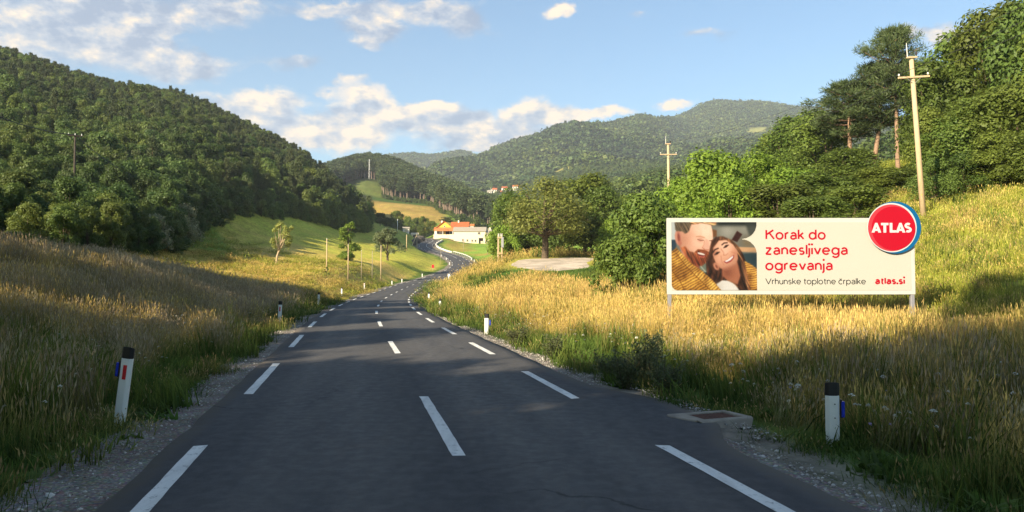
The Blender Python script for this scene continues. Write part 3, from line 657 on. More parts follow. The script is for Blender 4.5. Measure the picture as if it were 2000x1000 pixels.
def broadleaf(name, seed, H=8., Rr=3., base=.18, nc=38, nl=9000, leaf=.30, lm=None, bm=None, trunk_r=.16, lean=0., sparse=1.0, top=.55, clump=.34, lobes=.28, limbs=9):
    rng = np.random.default_rng(seed)
    C = []; r = []
    ph = rng.random(3) * 6.28
    for k in range(nc):
        f = rng.random() ** .85                     # height share within the crown
        prof = math.sqrt(max(.05, 1 - ((f - (1 - top) * .8) / (.72 if f > (1 - top) * .8 else .55)) ** 2))
        a = rng.random() * 6.283
        env = Rr * prof * (1 + lobes * math.sin(2 * a + ph[0]) * .5 + lobes * math.sin(3 * a + ph[1] + 4 * f) * .6)
        rr = Rr * clump * (.65 + .6 * rng.random())
        q = max(0, env - rr * .6) * (.35 + .65 * math.sqrt(rng.random()))
        z = H * (base + (1 - base) * f); z = min(z, H - rr * .55)
        C.append((math.cos(a) * q + lean * f, math.sin(a) * q, max(z, rr * .35 + H * base * .3))); r.append(rr)
    C = np.array(C); r = np.array(r)
    L = leaf_quads(rng, C, r, int(nl * sparse), leaf)
    tubes = [tube_np([(0, 0, -.4), (.03 * H * rng.normal() * .3, 0, H * .18), (lean * .4, .02 * H * rng.normal(), H * .45), (lean * .8, 0, H * .8)], [trunk_r * 1.25, trunk_r, trunk_r * .7, trunk_r * .2], 8)]
    for k in rng.choice(nc, min(limbs, nc), replace=False):
        s = H * (base * .7 + .25 * rng.random()); f = s / H
        m = (C[k] * .5 + np.array([lean * f, 0, s]) * .5) + np.array([0, 0, -.04 * H])
        tubes.append(tube_np([(lean * f * .7, 0, s), m, C[k]], [trunk_r * .5, trunk_r * .32, trunk_r * .1], 5))
    return assemble(name, L, tubes, lm, bm, H, Rr)
def needle_tufts(rng, P, D, n, L, w):
    """brushes of thin needles at branch ends P pointing along D"""
    k = np.repeat(np.arange(len(P)), n); m = len(k)
    d = D[k] * .7 + rng.normal(size=(m, 3)) * .75 + np.array([0, 0, .35]); d /= np.linalg.norm(d, axis=1)[:, None]
    b = np.cross(d, rng.normal(size=(m, 3))); b /= np.linalg.norm(b, axis=1)[:, None]
    p = P[k] + rng.normal(size=(m, 3)) * L * .35; Ls = (L * (.6 + .7 * rng.random(m)))[:, None]
    return np.stack([p, p + d * Ls * .45 + b * w, p + d * Ls, p + d * Ls * .45 - b * w], 1)
def pine(name, seed, H=14., Rr=3., bare=.45, whorls=9, per=7, tufts=9, ndl=20, L=.5, w=.05, lm=None, bm=None, tr=.2, lean=.0, round_top=.5):
    rng = np.random.default_rng(seed)
    spine = [(0, 0, -.5)] + [(lean * f ** 1.5 + .12 * rng.normal() * f, .12 * rng.normal() * f, H * f) for f in (.2, .45, .7, .88, 1.0)]
    S = np.array(spine); tubes = [tube_np(spine, [tr * 1.2, tr, tr * .8, tr * .55, tr * .3, tr * .08], 7)]
    P = []; D = []
    for i in range(whorls):
        f = bare + (1 - bare) * (i + .4 * rng.random()) / whorls
        c = np.array([np.interp(f * H, S[:, 2], S[:, j]) for j in range(3)])
        env = Rr * (1 - ((f - bare) / (1 - bare)) ** (1.2 + round_top * 1.6)) * (.55 + .45 * min(1, (f - bare) / (1 - bare) * 4 + .25)) + .25
        for k in range(per):
            a = 6.283 * (k + rng.random()) / per; Ln = env * (.55 + .6 * rng.random())
            rise = Ln * (.05 + .35 * rng.random() + .4 * (f - bare))
            e = c + np.array([math.cos(a) * Ln, math.sin(a) * Ln, rise])
            mid = (c + e) / 2 + np.array([0, 0, -.08 * Ln])
            if Ln > .5: tubes.append(tube_np([c, mid, e], [tr * .28, tr * .18, tr * .06], 4))
            for q in range(tufts):
                g = .5 + .5 * rng.random(); base = c * (1 - g) + e * g + rng.normal(size=3) * np.array([.3, .3, .14]) * (.4 + Ln * .22)
                P.append(base); D.append((e - c) / (np.linalg.norm(e - c) + .01))
    L_ = needle_tufts(rng, np.array(P), np.array(D), ndl, L, w)
    return assemble(name, L_, tubes, lm, bm, H, Rr)

M_BARK = simple_mat('bark', (.10, .075, .05), .9, .1, vary=.45, scale=9, bump=.03)
M_PALE_BARK = simple_mat('pale_bark', (.40, .31, .20), .85, .1, vary=.35, scale=7, bump=.02)
M_PINE_BARK = simple_mat('pine_bark', (.25, .165, .11), .9, .1, vary=.45, scale=6, bump=.03)
M_PINE_TRUNK_FAR = simple_mat('grey_pine_bark', (.22, .165, .125), .9, .1, vary=.3, scale=2)
L_BROAD = leaf_mat('broad_leaves', (.062, .115, .020), (.135, .195, .036), .38, .35, (.20, .19, .03))
L_HILL = leaf_mat('hillside_leaves', (.040, .084, .020), (.105, .165, .037), .33, .40, (.17, .17, .035), patch=.022)
L_BRIGHT = leaf_mat('bright_leaves', (.085, .155, .018), (.185, .275, .034), .38, .25, (.20, .24, .03))
L_DARK = leaf_mat('dark_leaves', (.055, .105, .02), (.125, .19, .036), .34, .3, (.10, .12, .03))
L_OLIVE = leaf_mat('olive_leaves', (.13, .165, .035), (.27, .29, .07), .38, .2, (.18, .16, .04))
L_GREY = leaf_mat('grey_green_leaves', (.075, .10, .045), (.15, .18, .085), .3, .2, (.14, .15, .06))
L_PALE = leaf_mat('pale_blossom_leaves', (.07, .11, .035), (.30, .29, .17), .3, .2, (.3, .28, .18))
L_PINE = leaf_mat('pine_needles', (.034, .060, .022), (.090, .115, .042), .15, .25, (.09, .085, .03))
L_PINE_NEAR = leaf_mat('near_pine_needles', (.034, .062, .022), (.085, .115, .040), .15, .15, (.09, .10, .035))
L_PINEFAR = leaf_mat('far_pine_needles', (.042, .076, .028), (.095, .130, .045), .15, .3, (.09, .08, .03))
L_FARWOOD = leaf_mat('far_wood_leaves', (.040, .075, .022), (.090, .140, .036), .2, .45, (.13, .14, .03), patch=.006)

NEAR = [broadleaf('broadleaf_tree', 10 + k, 8, 3.0, .16, 52, 15000, .27, L_BROAD, M_BARK) for k in range(4)]
BRIGHT = [broadleaf('leafy_tree', 20 + k, 6.5, 3.2, .06, 48, 15000, .26, L_BRIGHT, M_BARK, top=.6) for k in range(3)]
BUSH = [broadleaf('bush', 30 + k, 4, 2.0, .03, 34, 11000, .21, L_BRIGHT, M_BARK, trunk_r=.07, top=.62, clump=.36) for k in range(2)]
DARKT = [broadleaf('dense_tree', 40 + k, 9, 4.2, .04, 56, 15000, .33, L_DARK, M_BARK, trunk_r=.2, top=.65) for k in range(2)]
CHERRY = broadleaf('cherry_tree', 51, 9.6, 4.7, .34, 60, 11000, .27, L_OLIVE, M_BARK, trunk_r=.3, top=.75, clump=.27, sparse=1.0, limbs=22)
FARB = [broadleaf('hill_tree', 60 + k, 9, 3.0, .10, 26, 4600, .46, L_HILL, M_BARK, limbs=5, clump=.4) for k in range(6)]
EDGE = [broadleaf('edge_bush', 70 + k, 6, 3.0, .02, 28, 5200, .40, L_HILL, M_BARK, limbs=7, clump=.38, top=.65) for k in range(4)]
PALEB = broadleaf('pale_bush', 78, 4.5, 2.6, .03, 26, 4200, .36, L_PALE, M_BARK, limbs=6, clump=.36, top=.65)
NEARH = [broadleaf('hill_tree', 260 + k, 8, 3.0, .06, 48, 13000, .30, L_HILL, M_BARK, limbs=8, clump=.32) for k in range(3)]
FARP = [pine('hill_pine', 80 + k, 12, 2.3, .12, 12, 6, 5, 9, .75, .10, L_PINE, M_PINE_BARK, .17, 0, (.1, .5, .0, .3)[k]) for k in range(4)]
BIGPINE = [pine('tall_pine', 90 + k, 15, 3.8, (.56, .50)[k], (9, 10)[k], 7, 11, 26, .52, .030, L_PINE_NEAR, M_PINE_BARK, .24, .6, .8) for k in range(2)]
MIDP = [pine('plantation_pine', 95 + k, 15, 2.3, .48, 7, 6, 4, 7, 1.35, .22, L_PINEFAR, M_PINE_TRUNK_FAR, .24, 0, .6) for k in range(3)]
MIDB = [broadleaf('valley_tree', 100 + k, 10, 4.5, .05, 18, 700, 1.3, L_FARWOOD, M_BARK, limbs=2, clump=.42) for k in range(3)]
def mass(name, seed, n=90):
    rng = np.random.default_rng(seed)
    C = np.column_stack([rng.normal(size=(9, 2)) * .42, .25 + .5 * rng.random(9)]); r = .28 + .2 * rng.random(9)
    L = leaf_quads(rng, C, r, n, .42, .5, .7, .6)
    return np_mesh(name, L.reshape(-1, 3), np.arange(len(L) * 4).reshape(-1, 4), L_FARWOOD)
MASS = [mass('far_crown', 110 + k) for k in range(4)]

TREES = {}
def plant(p, x, y, h, w=None, name='broadleaf_tree', label=None, cat='tree', group=None, rz=None, lean=(0, 0), sink=.1, kinds=('trunk', 'crown'), z=None):
    """one tree: an Empty at its foot with a trunk and a crown (mesh data shared)"""
    t = empty(name, (x, y, (gz(x, y) if z is None else z) - sink), random.random() * 6.28 if rz is None else rz, label, cat, group)
    s = h / p.H; sw = s if w is None else w / p.R
    t.scale = (sw, sw, s)
    t.rotation_euler = (lean[0], lean[1], t.rotation_euler.z)
    link(kinds[0], p.trunk, t); link(kinds[1], p.crown, t)
    return t
def plant_px(p, px, d, top, wpx=None, **k):
    x = x_at(px, d); z0 = k.get('z') or gz(x, d); h = max(.6, z_at(top, d) - z0)
    return plant(p, x, d, h, None if wpx is None else wpx / 2 / F_PX * d, **k)

# ------------------------------------------------------------------ wooded hillside left of the road
def hillside():
    rng = np.random.default_rng(5)
    cand = []
    y = 58.0
    while y < 470:
        step = 2.2 + y * .0032
        for x in np.arange(-.98 * y, -.17 * y, step):
            cand.append((x + rng.normal() * step * .27, y + rng.normal() * step * .27))
        y += step * .9
    c = np.array(cand); px = 1000 + F_PX * c[:, 0] / c[:, 1]
    dm = hill_dmin(px) + 3 * fbm(c[:, 0] / 8, c[:, 1] / 8, 2)
    gap = (fbm(c[:, 0] / 9 + 50, c[:, 1] / 9, 3) > .34) & (c[:, 1] > dm + 14)
    ok = (c[:, 1] > dm) & ~gap & (px < 722 - np.clip((c[:, 1] - 300), 0, 100) * .25) & (px > -420) & (c[:, 1] < 395)
    c = c[ok]; px = px[ok]; dm = dm[ok]
    n = len(c); depth = c[:, 1] - dm
    h = np.where(c[:, 1] < 130, 5.8, 4.9) + 3.2 * rng.random(n) + 1.5 * fbm(c[:, 0] / 25, c[:, 1] / 25, 3)
    h *= np.where(depth < 6, .62, np.where(depth < 16, .9, 1.0)) * np.where((c[:, 1] < 110), .80, 1) * np.where((px > 560) & (depth < 60), 1.25, 1)
    h *= np.where((px > 370) & (px < 560) & (depth < 16), .8, 1)
    h *= np.where((rng.random(n) < .06) & (c[:, 1] < 260), 1.3, 1.0)
    pinep = np.clip(.22 + .5 * sstep(150, 260, c[:, 1]) + .55 * fbm(c[:, 0] / 45 + 7, c[:, 1] / 45, 3) + .35 * sstep(560, 640, px), 0, .85)
    isp = (rng.random(n) < pinep) & (depth > 9)
    bush = (depth < 9) | ((rng.random(n) < .12) & (depth < 40))
    pale = bush & (rng.random(n) < np.where((px > 100) & (px < 420), .05, .01)) & (depth < 26)
    z = ground_h(c[:, 0], c[:, 1])
    size = np.where((px > -25) & (px < 735), h / c[:, 1], 0)
    big = np.argsort(-size)[:235]; isbig = np.zeros(n, bool); isbig[big] = True
    labs = {'pine': ('hillside_pine', 'dark pine with flattened needle tiers standing in the hillside wood beside the brown meadow', 'pines in the hillside wood'),
            'tree': ('hillside_tree', 'rounded green broadleaf tree standing in the hillside wood beside the brown meadow', 'broadleaf trees in the hillside wood'),
            'bush': ('hillside_bush', 'low leafy bush along the lower edge of the hillside wood', 'bushes along the edge of the hillside wood'),
            'pale': ('blossoming_bush', 'pale cream blossoming bush along the lower edge of the hillside wood', 'pale blossoming bushes of the hillside wood')}
    allp = [whole(p) for p in FARB] + [whole(p) for p in FARP] + [whole(p) for p in EDGE] + [whole(PALEB)] + [whole(p) for p in NEARH]
    Pt, Ro, Scl, Ix = [], [], [], []
    for i in range(n):
        k = 'pale' if pale[i] else 'bush' if bush[i] else 'pine' if isp[i] else 'tree'
        near = c[i, 1] < 128 and k in ('bush', 'tree'); lst = NEARH if near else {'pale': [PALEB], 'bush': EDGE, 'pine': FARP, 'tree': FARB}[k]; q = int(rng.integers(len(lst))); p = lst[q]
        hh = h[i] * (1.1 if k == 'pine' else 1) ; s = hh / p.H; sw = s * (.62 + .45 * rng.random()) * (.95 if k == 'pine' else 1.0)
        a = rng.random() * 6.28
        if isbig[i]:
            nm, lb, gp = labs[k]
            qx = 1000 + F_PX * c[i, 0] / c[i, 1]; dp = depth[i]
            wh = ('at the wood end near the road' if qx > 640 else 'above the sunny meadow' if qx > 420 else 'by the sunny meadow' if qx > 330 else 'around the dark pole' if 90 < qx < 200 else 'right of the dark pole' if qx >= 200 else 'left of the dark pole')
            row = 'in the front row' if dp < 9 else 'just behind the front row' if dp < 22 else 'higher up the slope'
            lb = {'pine': 'dark tiered pine', 'tree': 'rounded broadleaf tree', 'bush': 'low leafy bush', 'pale': 'pale blossoming bush'}[k] + ' ' + row + ', ' + wh
            t = empty(nm, (c[i, 0], c[i, 1], z[i] - .2), a, lb, 'bush' if k in ('bush', 'pale') else 'tree', gp); t.scale = (sw, sw, s)
            link('trunk', p.trunk, t); link('crown', p.crown, t)
        else:
            Pt.append((c[i, 0], c[i, 1], z[i] - .2)); Ro.append((0, 0, a)); Scl.append((sw, sw, s))
            Ix.append((len(FARB) + len(FARP) + len(EDGE) + 1 + q) if near else {'tree': 0, 'pine': len(FARB), 'bush': len(FARB) + len(FARP), 'pale': len(FARB) + len(FARP) + len(EDGE)}[k] + q)
    scatter('hillside_wood', Pt, Ro, Scl, Ix, allp, 'mixed dense wood covering the upper slope of the left-hand hill')
    return n
print('hill trees', hillside())

def pine_hill():
    rng = np.random.default_rng(6)
    dmin = np.array([(560, 480), (620, 520), (690, 640), (715, 645), (740, 640), (748, 560), (770, 556), (820, 545), (845, 525), (870, 470), (890, 436), (930, 420), (980, 405), (1040, 400)], float)
    cand = []
    for y in np.arange(400, 830, 4.4):
        for x in np.arange(-.33 * y, .02 * y, 4.4): cand.append((x + rng.normal() * 1.3, y + rng.normal() * 1.3))
    c = np.array(cand); px = 1000 + F_PX * c[:, 0] / c[:, 1]
    dm = np.interp(px, dmin[:, 0], dmin[:, 1]) + 8 * fbm(c[:, 0] / 12, c[:, 1] / 12, 2)
    ok = (c[:, 1] > dm) & (px > 570) & (px < 1010)
    c = c[ok]; px = px[ok]; depth = (c[:, 1] - dm[ok]); n = len(c)
    z = ground_h(c[:, 0], c[:, 1]); h = 13 + 4 * rng.random(n)
    front = np.where((depth < 9) & (px > 715) & (px < 935))[0]
    front = front[np.argsort(depth[front])][:58]; isf = np.zeros(n, bool); isf[front] = True
    Pt, Ro, Scl, Ix = [], [], [], []
    allp = [whole(p) for p in MIDP] + [whole(p) for p in MIDB]
    for i in range(n):
        q = int(rng.integers(len(MIDP))); p = MIDP[q]; s = h[i] / p.H; sw = s * (1 + .4 * rng.random())
        if isf[i]:
            t = empty('plantation_pine', (c[i, 0], c[i, 1], z[i] - .2), rng.random() * 6.28, 'tall bare-trunked pine along the front edge of the far plantation behind the farm', 'tree', 'bare-trunked pines at the front of the plantation')
            t.scale = (sw, sw, s); link('trunk', p.trunk, t); link('crown', p.crown, t)
        else:
            b = (px[i] < 690 and rng.random() < .5) or rng.random() < .06
            if b: q = len(MIDP) + int(rng.integers(len(MIDB))); s *= 1.2; sw = s * .8
            Pt.append((c[i, 0], c[i, 1], z[i] - .2)); Ro.append((0, 0, rng.random() * 6.28)); Scl.append((sw, sw, s)); Ix.append(q)
    scatter('pine_plantation', Pt, Ro, Scl, Ix, allp, 'pine plantation covering the rounded hill behind the red-roofed farm')
    # dark undergrowth along its foot
    m = 260; q = rng.random(m); pxs = 745 + 215 * q; dd = np.interp(pxs, dmin[:, 0], dmin[:, 1]) - 8 - 10 * rng.random(m)
    xs = (pxs - 1000) / F_PX * dd
    scatter('plantation_undergrowth', np.column_stack([xs, dd, ground_h(xs, dd) - .2]), np.column_stack([q * 0, q * 0, q * 60]), np.repeat((.18 + .16 * rng.random(m))[:, None], 3, 1), rng.integers(0, 3, m), [whole(p) for p in MIDB], 'low green undergrowth along the foot of the pine plantation')
pine_hill()

def far_woods():
    rng = np.random.default_rng(8)
    # middle slopes of the valley
    cand = []
    for y in np.arange(250, 1060, 8.5):
        for x in np.arange(-.03 * y, .62 * y, 8.5): cand.append((x + rng.normal() * 2.8, y + rng.normal() * 2.8))
    c = np.array(cand); px = 1000 + F_PX * c[:, 0] / c[:, 1]
    ok = ((c[:, 1] > np.where(px < 1015, 420, 252)) & ~((px < 1010) & (c[:, 1] < 860)) & ~((px < 1022) & (np.abs(c[:, 1] - 985) < 45)))
    c = c[ok]; n = len(c); s = .75 + .45 * rng.random(n)
    scatter('valley_wood', np.column_stack([c, ground_h(c[:, 0], c[:, 1]) - .3]), np.column_stack([np.zeros(n), np.zeros(n), rng.random(n) * 6.28]), np.column_stack([s * 1.15, s * 1.15, s]), rng.integers(0, 3, n), [whole(p) for p in MIDB], 'broadleaf wood on the middle slopes of the valley under the big mountain')
    # mountain forest
    cand = []
    for y in np.arange(1050, 2950, 11.5):
        st = 11.5
        for x in np.arange(-.30 * y, .62 * y, st): cand.append((x + rng.normal() * 4, y + rng.normal() * 4))
    c = np.array(cand); px = 1000 + F_PX * c[:, 0] / c[:, 1]; n0 = fbm(c[:, 0] / 160, c[:, 1] / 160, 3)
    ok = (n0 > -.62) & ~((px > 1055) & (px < 1118) & (c[:, 1] > 1050) & (c[:, 1] < 1140)) & ~((px > 1457) & (px < 1505) & (c[:, 1] > 1910) & (c[:, 1] < 2070))
    c = c[ok]; n = len(c); s = 8 + 6 * rng.random(n)
    scatter('mountain_forest', np.column_stack([c, ground_h(c[:, 0], c[:, 1]) - 1]), np.column_stack([np.zeros(n), np.zeros(n), rng.random(n) * 6.28]), np.column_stack([s, s, s * (.75 + .4 * rng.random(n))]), rng.integers(0, 4, n), MASS, 'unbroken forest over the distant mountains')
far_woods()

# ------------------------------------------------------------------ trees and bushes one by one
DKBUSH = [broadleaf('leafy_bush', 230 + k, 5, 2.3, .02, 44, 15000, .22, L_BROAD, M_BARK, trunk_r=.09, top=.6, clump=.34) for k in range(2)]
def trees_right():
    D = dict
    # behind and beside the billboard
    plant_px(DKBUSH[0], 1258, 41, 388, 165, name='leafy_bush', cat='bush', label='tall round bush just behind the left edge of the billboard')
    plant_px(DKBUSH[1], 1222, 37, 462, 120, name='leafy_bush', cat='bush', label='low dark green bush spilling into the dry grass in front of a taller one')
    plant_px(DKBUSH[1], 1300, 43, 420, 130, name='leafy_bush', cat='bush', label='bush half hidden behind the picture end of the billboard')
    plant_px(BUSH[0], 1205, 52, 480, 80, name='leafy_bush', cat='bush', label='small bush at the edge of the gravel lot between two larger ones')
    for k, (px, d, top, w, lab) in enumerate([
        (1392, 60, 303, 165, 'bright green tree whose crown rises above the lettering end of the billboard photo'),
        (1478, 63, 306, 170, 'bright green tree above the headline of the billboard'),
        (1335, 66, 352, 120, 'rounded bright tree behind the upper left corner of the billboard'),
        (1552, 60, 334, 150, 'bright green tree below the pale dead branches'),
        (1425, 54, 352, 150, 'low bright tree directly behind the top edge of the billboard'),
        (1520, 52, 362, 170, 'low bushy tree behind the top edge of the billboard, next to its bright neighbours'),
        (1612, 55, 340, 170, 'mid green tree under the leaning pine'),
        (1668, 50, 362, 140, 'low tree just behind the round emblem of the billboard'),
        (1590, 46, 385, 150, 'low bush peeping over the billboard beside the round emblem')]):
        plant_px((BRIGHT if k in (0, 1, 2, 3, 4) else NEAR)[k % 3], px, d, top, w, name='leafy_tree', label=lab, group='leafy trees behind the billboard')
    # wood on the slope
    wood = [(1562, 92, 228, 150, 'rounded tree at the far end of the slope wood, in front of the mountain'), (1612, 86, 212, 150, 'tree just left of the leaning pine, on the slope'), (1515, 98, 262, 110, 'lowest outer tree of the slope wood before the mountain'),
            (1650, 80, 292, 130, 'tree below the crown of the leaning pine'), (1700, 70, 328, 120, 'bushy tree between the two pine trunks'), (1745, 68, 330, 110, 'bushy tree hiding the foot of the tall pine'), (1715, 62, 330, 130, 'low leafy tree above the round emblem'), (1772, 60, 330, 100, 'low leafy tree just left of the near utility pole'),
            (1842, 66, 128, 170, 'large tree just right of the near utility pole crossarm'), (1893, 70, 70, 170, 'tall tree with its top just under the small flat cloud'), (1952, 66, 22, 190, 'tallest broadleaf on the slope with an open twiggy top'), (2030, 62, 0, 200, 'broadleaf cut by the edge of the picture, tallest by the pole'),
            (1828, 60, 215, 100, 'tree partly behind the shaft of the near utility pole'), (1865, 58, 232, 130, 'rounded tree low on the slope, right of the near utility pole'), (1925, 57, 190, 150, 'rounded tree in the middle of the slope wood'), (1990, 55, 170, 170, 'dark tree over the upper edge of the hillside grass'),
            (1830, 54, 312, 90, 'small tree at the foot of the wood next to the utility pole'), (1885, 54, 300, 110, 'bush along the upper edge of the hillside grass'), (1950, 53, 262, 120, 'leafy bush overhanging the hillside grass'), (2015, 50, 250, 130, 'bush overhanging the hillside grass at the edge of the picture'), (1812, 78, 180, 100, 'tree behind the crossarm of the near utility pole'), (2100, 58, 40, 190, None), (2120, 48, 200, 180, None)]
    for k, (px, d, top, w, lab) in enumerate(wood):
        plant_px((NEAR + DARKT)[k % 6] if k not in (8, 10) else NEAR[k % 4], px, d, top, w, name='broadleaf_tree', label=lab or 'broadleaf tree of the slope wood just beyond the edge of the picture', group='trees of the slope wood')
    # the two pines
    d = 78
    t = plant(BIGPINE[0], x_at(1758, d), d, z_at(58, d) - gz(x_at(1758, d), d), 3.5, 'tall_pine', 'tall pine with reddish bare trunk rising above the slope wood', 'tree', 'pines on the slope', rz=3.3, kinds=('trunk', 'crown'))
    t = plant(BIGPINE[1], x_at(1702, d + 2), d + 2, z_at(118, d) - gz(x_at(1700, d), d), 4.2, 'leaning_pine', 'flat-topped pine leaning out to the side of the tall one', 'tree', 'pines on the slope', rz=3.0, lean=(0, R(-10)))
    t = plant(BIGPINE[1], x_at(1662, d + 4), d + 4, z_at(158, d) - gz(x_at(1655, d), d), 4.6, 'low_pine', 'lowest and outermost of the slope pines, spreading towards the mountain', 'tree', 'pines on the slope', rz=1.2, lean=(0, R(-6)))
    # around the gravel lot
    plant_px(CHERRY, 1064, 93, 350, 195, name='cherry_tree', label='spreading olive-green tree with a bare trunk standing on the gravel lot', rz=.6)
    plant_px(NEAR[0], 1142, 104, 346, 150, name='dense_tree', label='dense dark tree with leaves to the ground behind the gravel lot')
    plant_px(DARKT[1], 1090, 110, 385, 130, name='dense_tree', label='dark tree filling the shade behind the cherry trunk')
    plant_px(NEAR[2], 1172, 101, 368, 105, name='broadleaf_tree', label='green tree closing the gap between the gravel lot trees and the tall bush')
    plant_px(NEAR[1], 1000, 112, 372, 100, name='broadleaf_tree', label='loose olive tree beside the utility box posts')
    plant_px(NEAR[2], 1030, 113, 398, 90, name='broadleaf_tree', label='leafy tree left of the cherry trunk')
    plant_px(BUSH[1], 984, 108, 440, 60, name='leafy_bush', cat='bush', label='small bush right of the utility box posts')
    plant_px(BUSH[0], 1190, 98, 430, 60, name='leafy_bush', cat='bush', label='bush closing the far corner of the gravel lot')
    plant_px(NEAR[3], 1225, 120, 385, 80, name='broadleaf_tree', label='tree between the gravel lot and the billboard')
    plant_px(DARKT[0], 1290, 95, 408, 110, name='broadleaf_tree', label='tree under the far utility pole')
    plant_px(NEAR[0], 1240, 88, 425, 90, name='broadleaf_tree', label='rounded tree behind the tall bush by the billboard')
def trees_left():
    t = plant_px(broadleaf('young_tree', 200, 6, 2.0, .38, 16, 1500, .30, L_OLIVE, M_PALE_BARK, trunk_r=.15, lean=.3, clump=.27, limbs=12, top=.6), 540, 108, 432, 52, name='young_tree', label='sparse young tree with a pale bent trunk at the edge of the sunny meadow', rz=0, lean=(0, R(8)))
    plant_px(broadleaf('column_tree', 201, 8, 1.8, .08, 26, 6000, .30, L_BRIGHT, M_BARK, top=.5, lobes=.5), 680, 138, 428, 40, name='column_tree', label='slender bright green tree in the sunny meadow')
    plant_px(broadleaf('round_tree', 202, 7, 2.9, .16, 34, 8000, .32, L_GREY, M_BARK, trunk_r=.2, clump=.32, top=.6), 757, 160, 446, 56, name='round_tree', label='round grey-green tree casting a long shadow across the sunny meadow', rz=1)
    plant_px(BUSH[0], 676, 139, 490, 34, name='leafy_bush', cat='bush', label='small dark bush at the foot of the slender tree')
    plant(broadleaf('sapling', 203, 2.0, .45, .3, 7, 160, .22, L_BROAD, M_BARK, trunk_r=.03, limbs=4), x_at(638, 92), 92, 1.7, name='sapling', label='little sapling beside the meadow posts', group=None)
    plant_px(BUSH[1], 22, 37, 452, 120, name='leafy_bush', cat='bush', label='grey-green bush on the crest of the brown meadow, cut by the edge of the picture')
    for px, d, top, w, lab in [(742, 345, 416, 26, 'small round bush at the foot of the dry knoll, next to the dark wood'), (775, 350, 413, 34, 'larger of the bushes at the foot of the dry knoll'), (796, 345, 424, 22, 'bush near the small shed'), (812, 352, 426, 24, 'bush behind the small shed'), (828, 350, 424, 26, 'tree between the shed and the farmhouse'), (842, 350, 432, 22, 'bush beside the red porch roof of the farmhouse'),
                               (822, 340, 440, 18, 'low bush at the top of the road bend'), (905, 395, 418, 40, 'tree behind the red roof of the farm'), (875, 405, 424, 34, 'tree behind the farmhouse gable'), (935, 385, 424, 36, 'tree behind the grey barn roof'), (968, 372, 428, 34, 'tree just right of the barn'), (985, 330, 440, 30, 'bush on the slope right of the barn'), (755, 350, 425, 20, 'bush between two others at the foot of the dry knoll'), (865, 338, 459, 18, 'bush in front of the farmhouse porch'), (850, 338, 447, 10, 'small bush by the porch corner')]:
        plant_px(MIDB[0] if d > 360 else NEAR[int(px) % 4], px, d, top, w, name='farm_bush' if w < 30 else 'farm_tree', cat='bush' if w < 30 else 'tree', label=lab, group='bushes and trees around the farm')
    plant_px(MIDP[0], 932, 392, 420, 10, name='spruce', label='narrow spruce poking up behind the barn roof')
trees_right(); trees_left()

# unseen trees added left behind the camera, spaced and sized to shade the road
def shade_wood():
    rng = np.random.default_rng(12)
    spots = SHADE
    Pt = [(x, y, gz(x, y) - .2) for x, y, h, w in spots]; n = len(spots)
    allp = [whole(p) for p in NEAR[:3]]
    scatter('unseen_shade_trees', Pt, [(0, 0, rng.random() * 6.28) for _ in spots], [(w / 3.0, w / 3.0, h / 8.0) for x, y, h, w in spots], rng.integers(0, 3, n), allp, 'tall unseen trees behind the camera, added to shade the road')
SHADE = [  # x, y, height, crown radius
    (-24, -8, 15, 4.2), (-26, 1, 16, 4.0), (-28.5, 10, 15, 4.2), (-30.5, 19, 16, 4.2), (-33, 28, 16, 4.4), (-36.5, 37, 15, 4.5), (-43, 44, 15, 4.6),
    (-27, -3, 14, 4), (-29.5, 14.5, 14, 4), (-34.5, 32, 15, 4.4), (-36, -2, 15, 4.6), (-38, 11, 15, 4.6), (-40, 22, 16, 4.8), (-44, 33, 16, 5), (-51, 41, 16, 5),
    (-18, -14, 17, 4.0), (-12.6, -9.5, 27, 4.2), (-6, -17, 17, 4.0), (-21, -23, 20, 4.5), (-29, -17, 18, 4.5), (1, -18, 16, 4), (-15, -6, 13, 3.6), (-21, -8, 15, 4), (-9, -14, 15, 4)]
shade_wood()

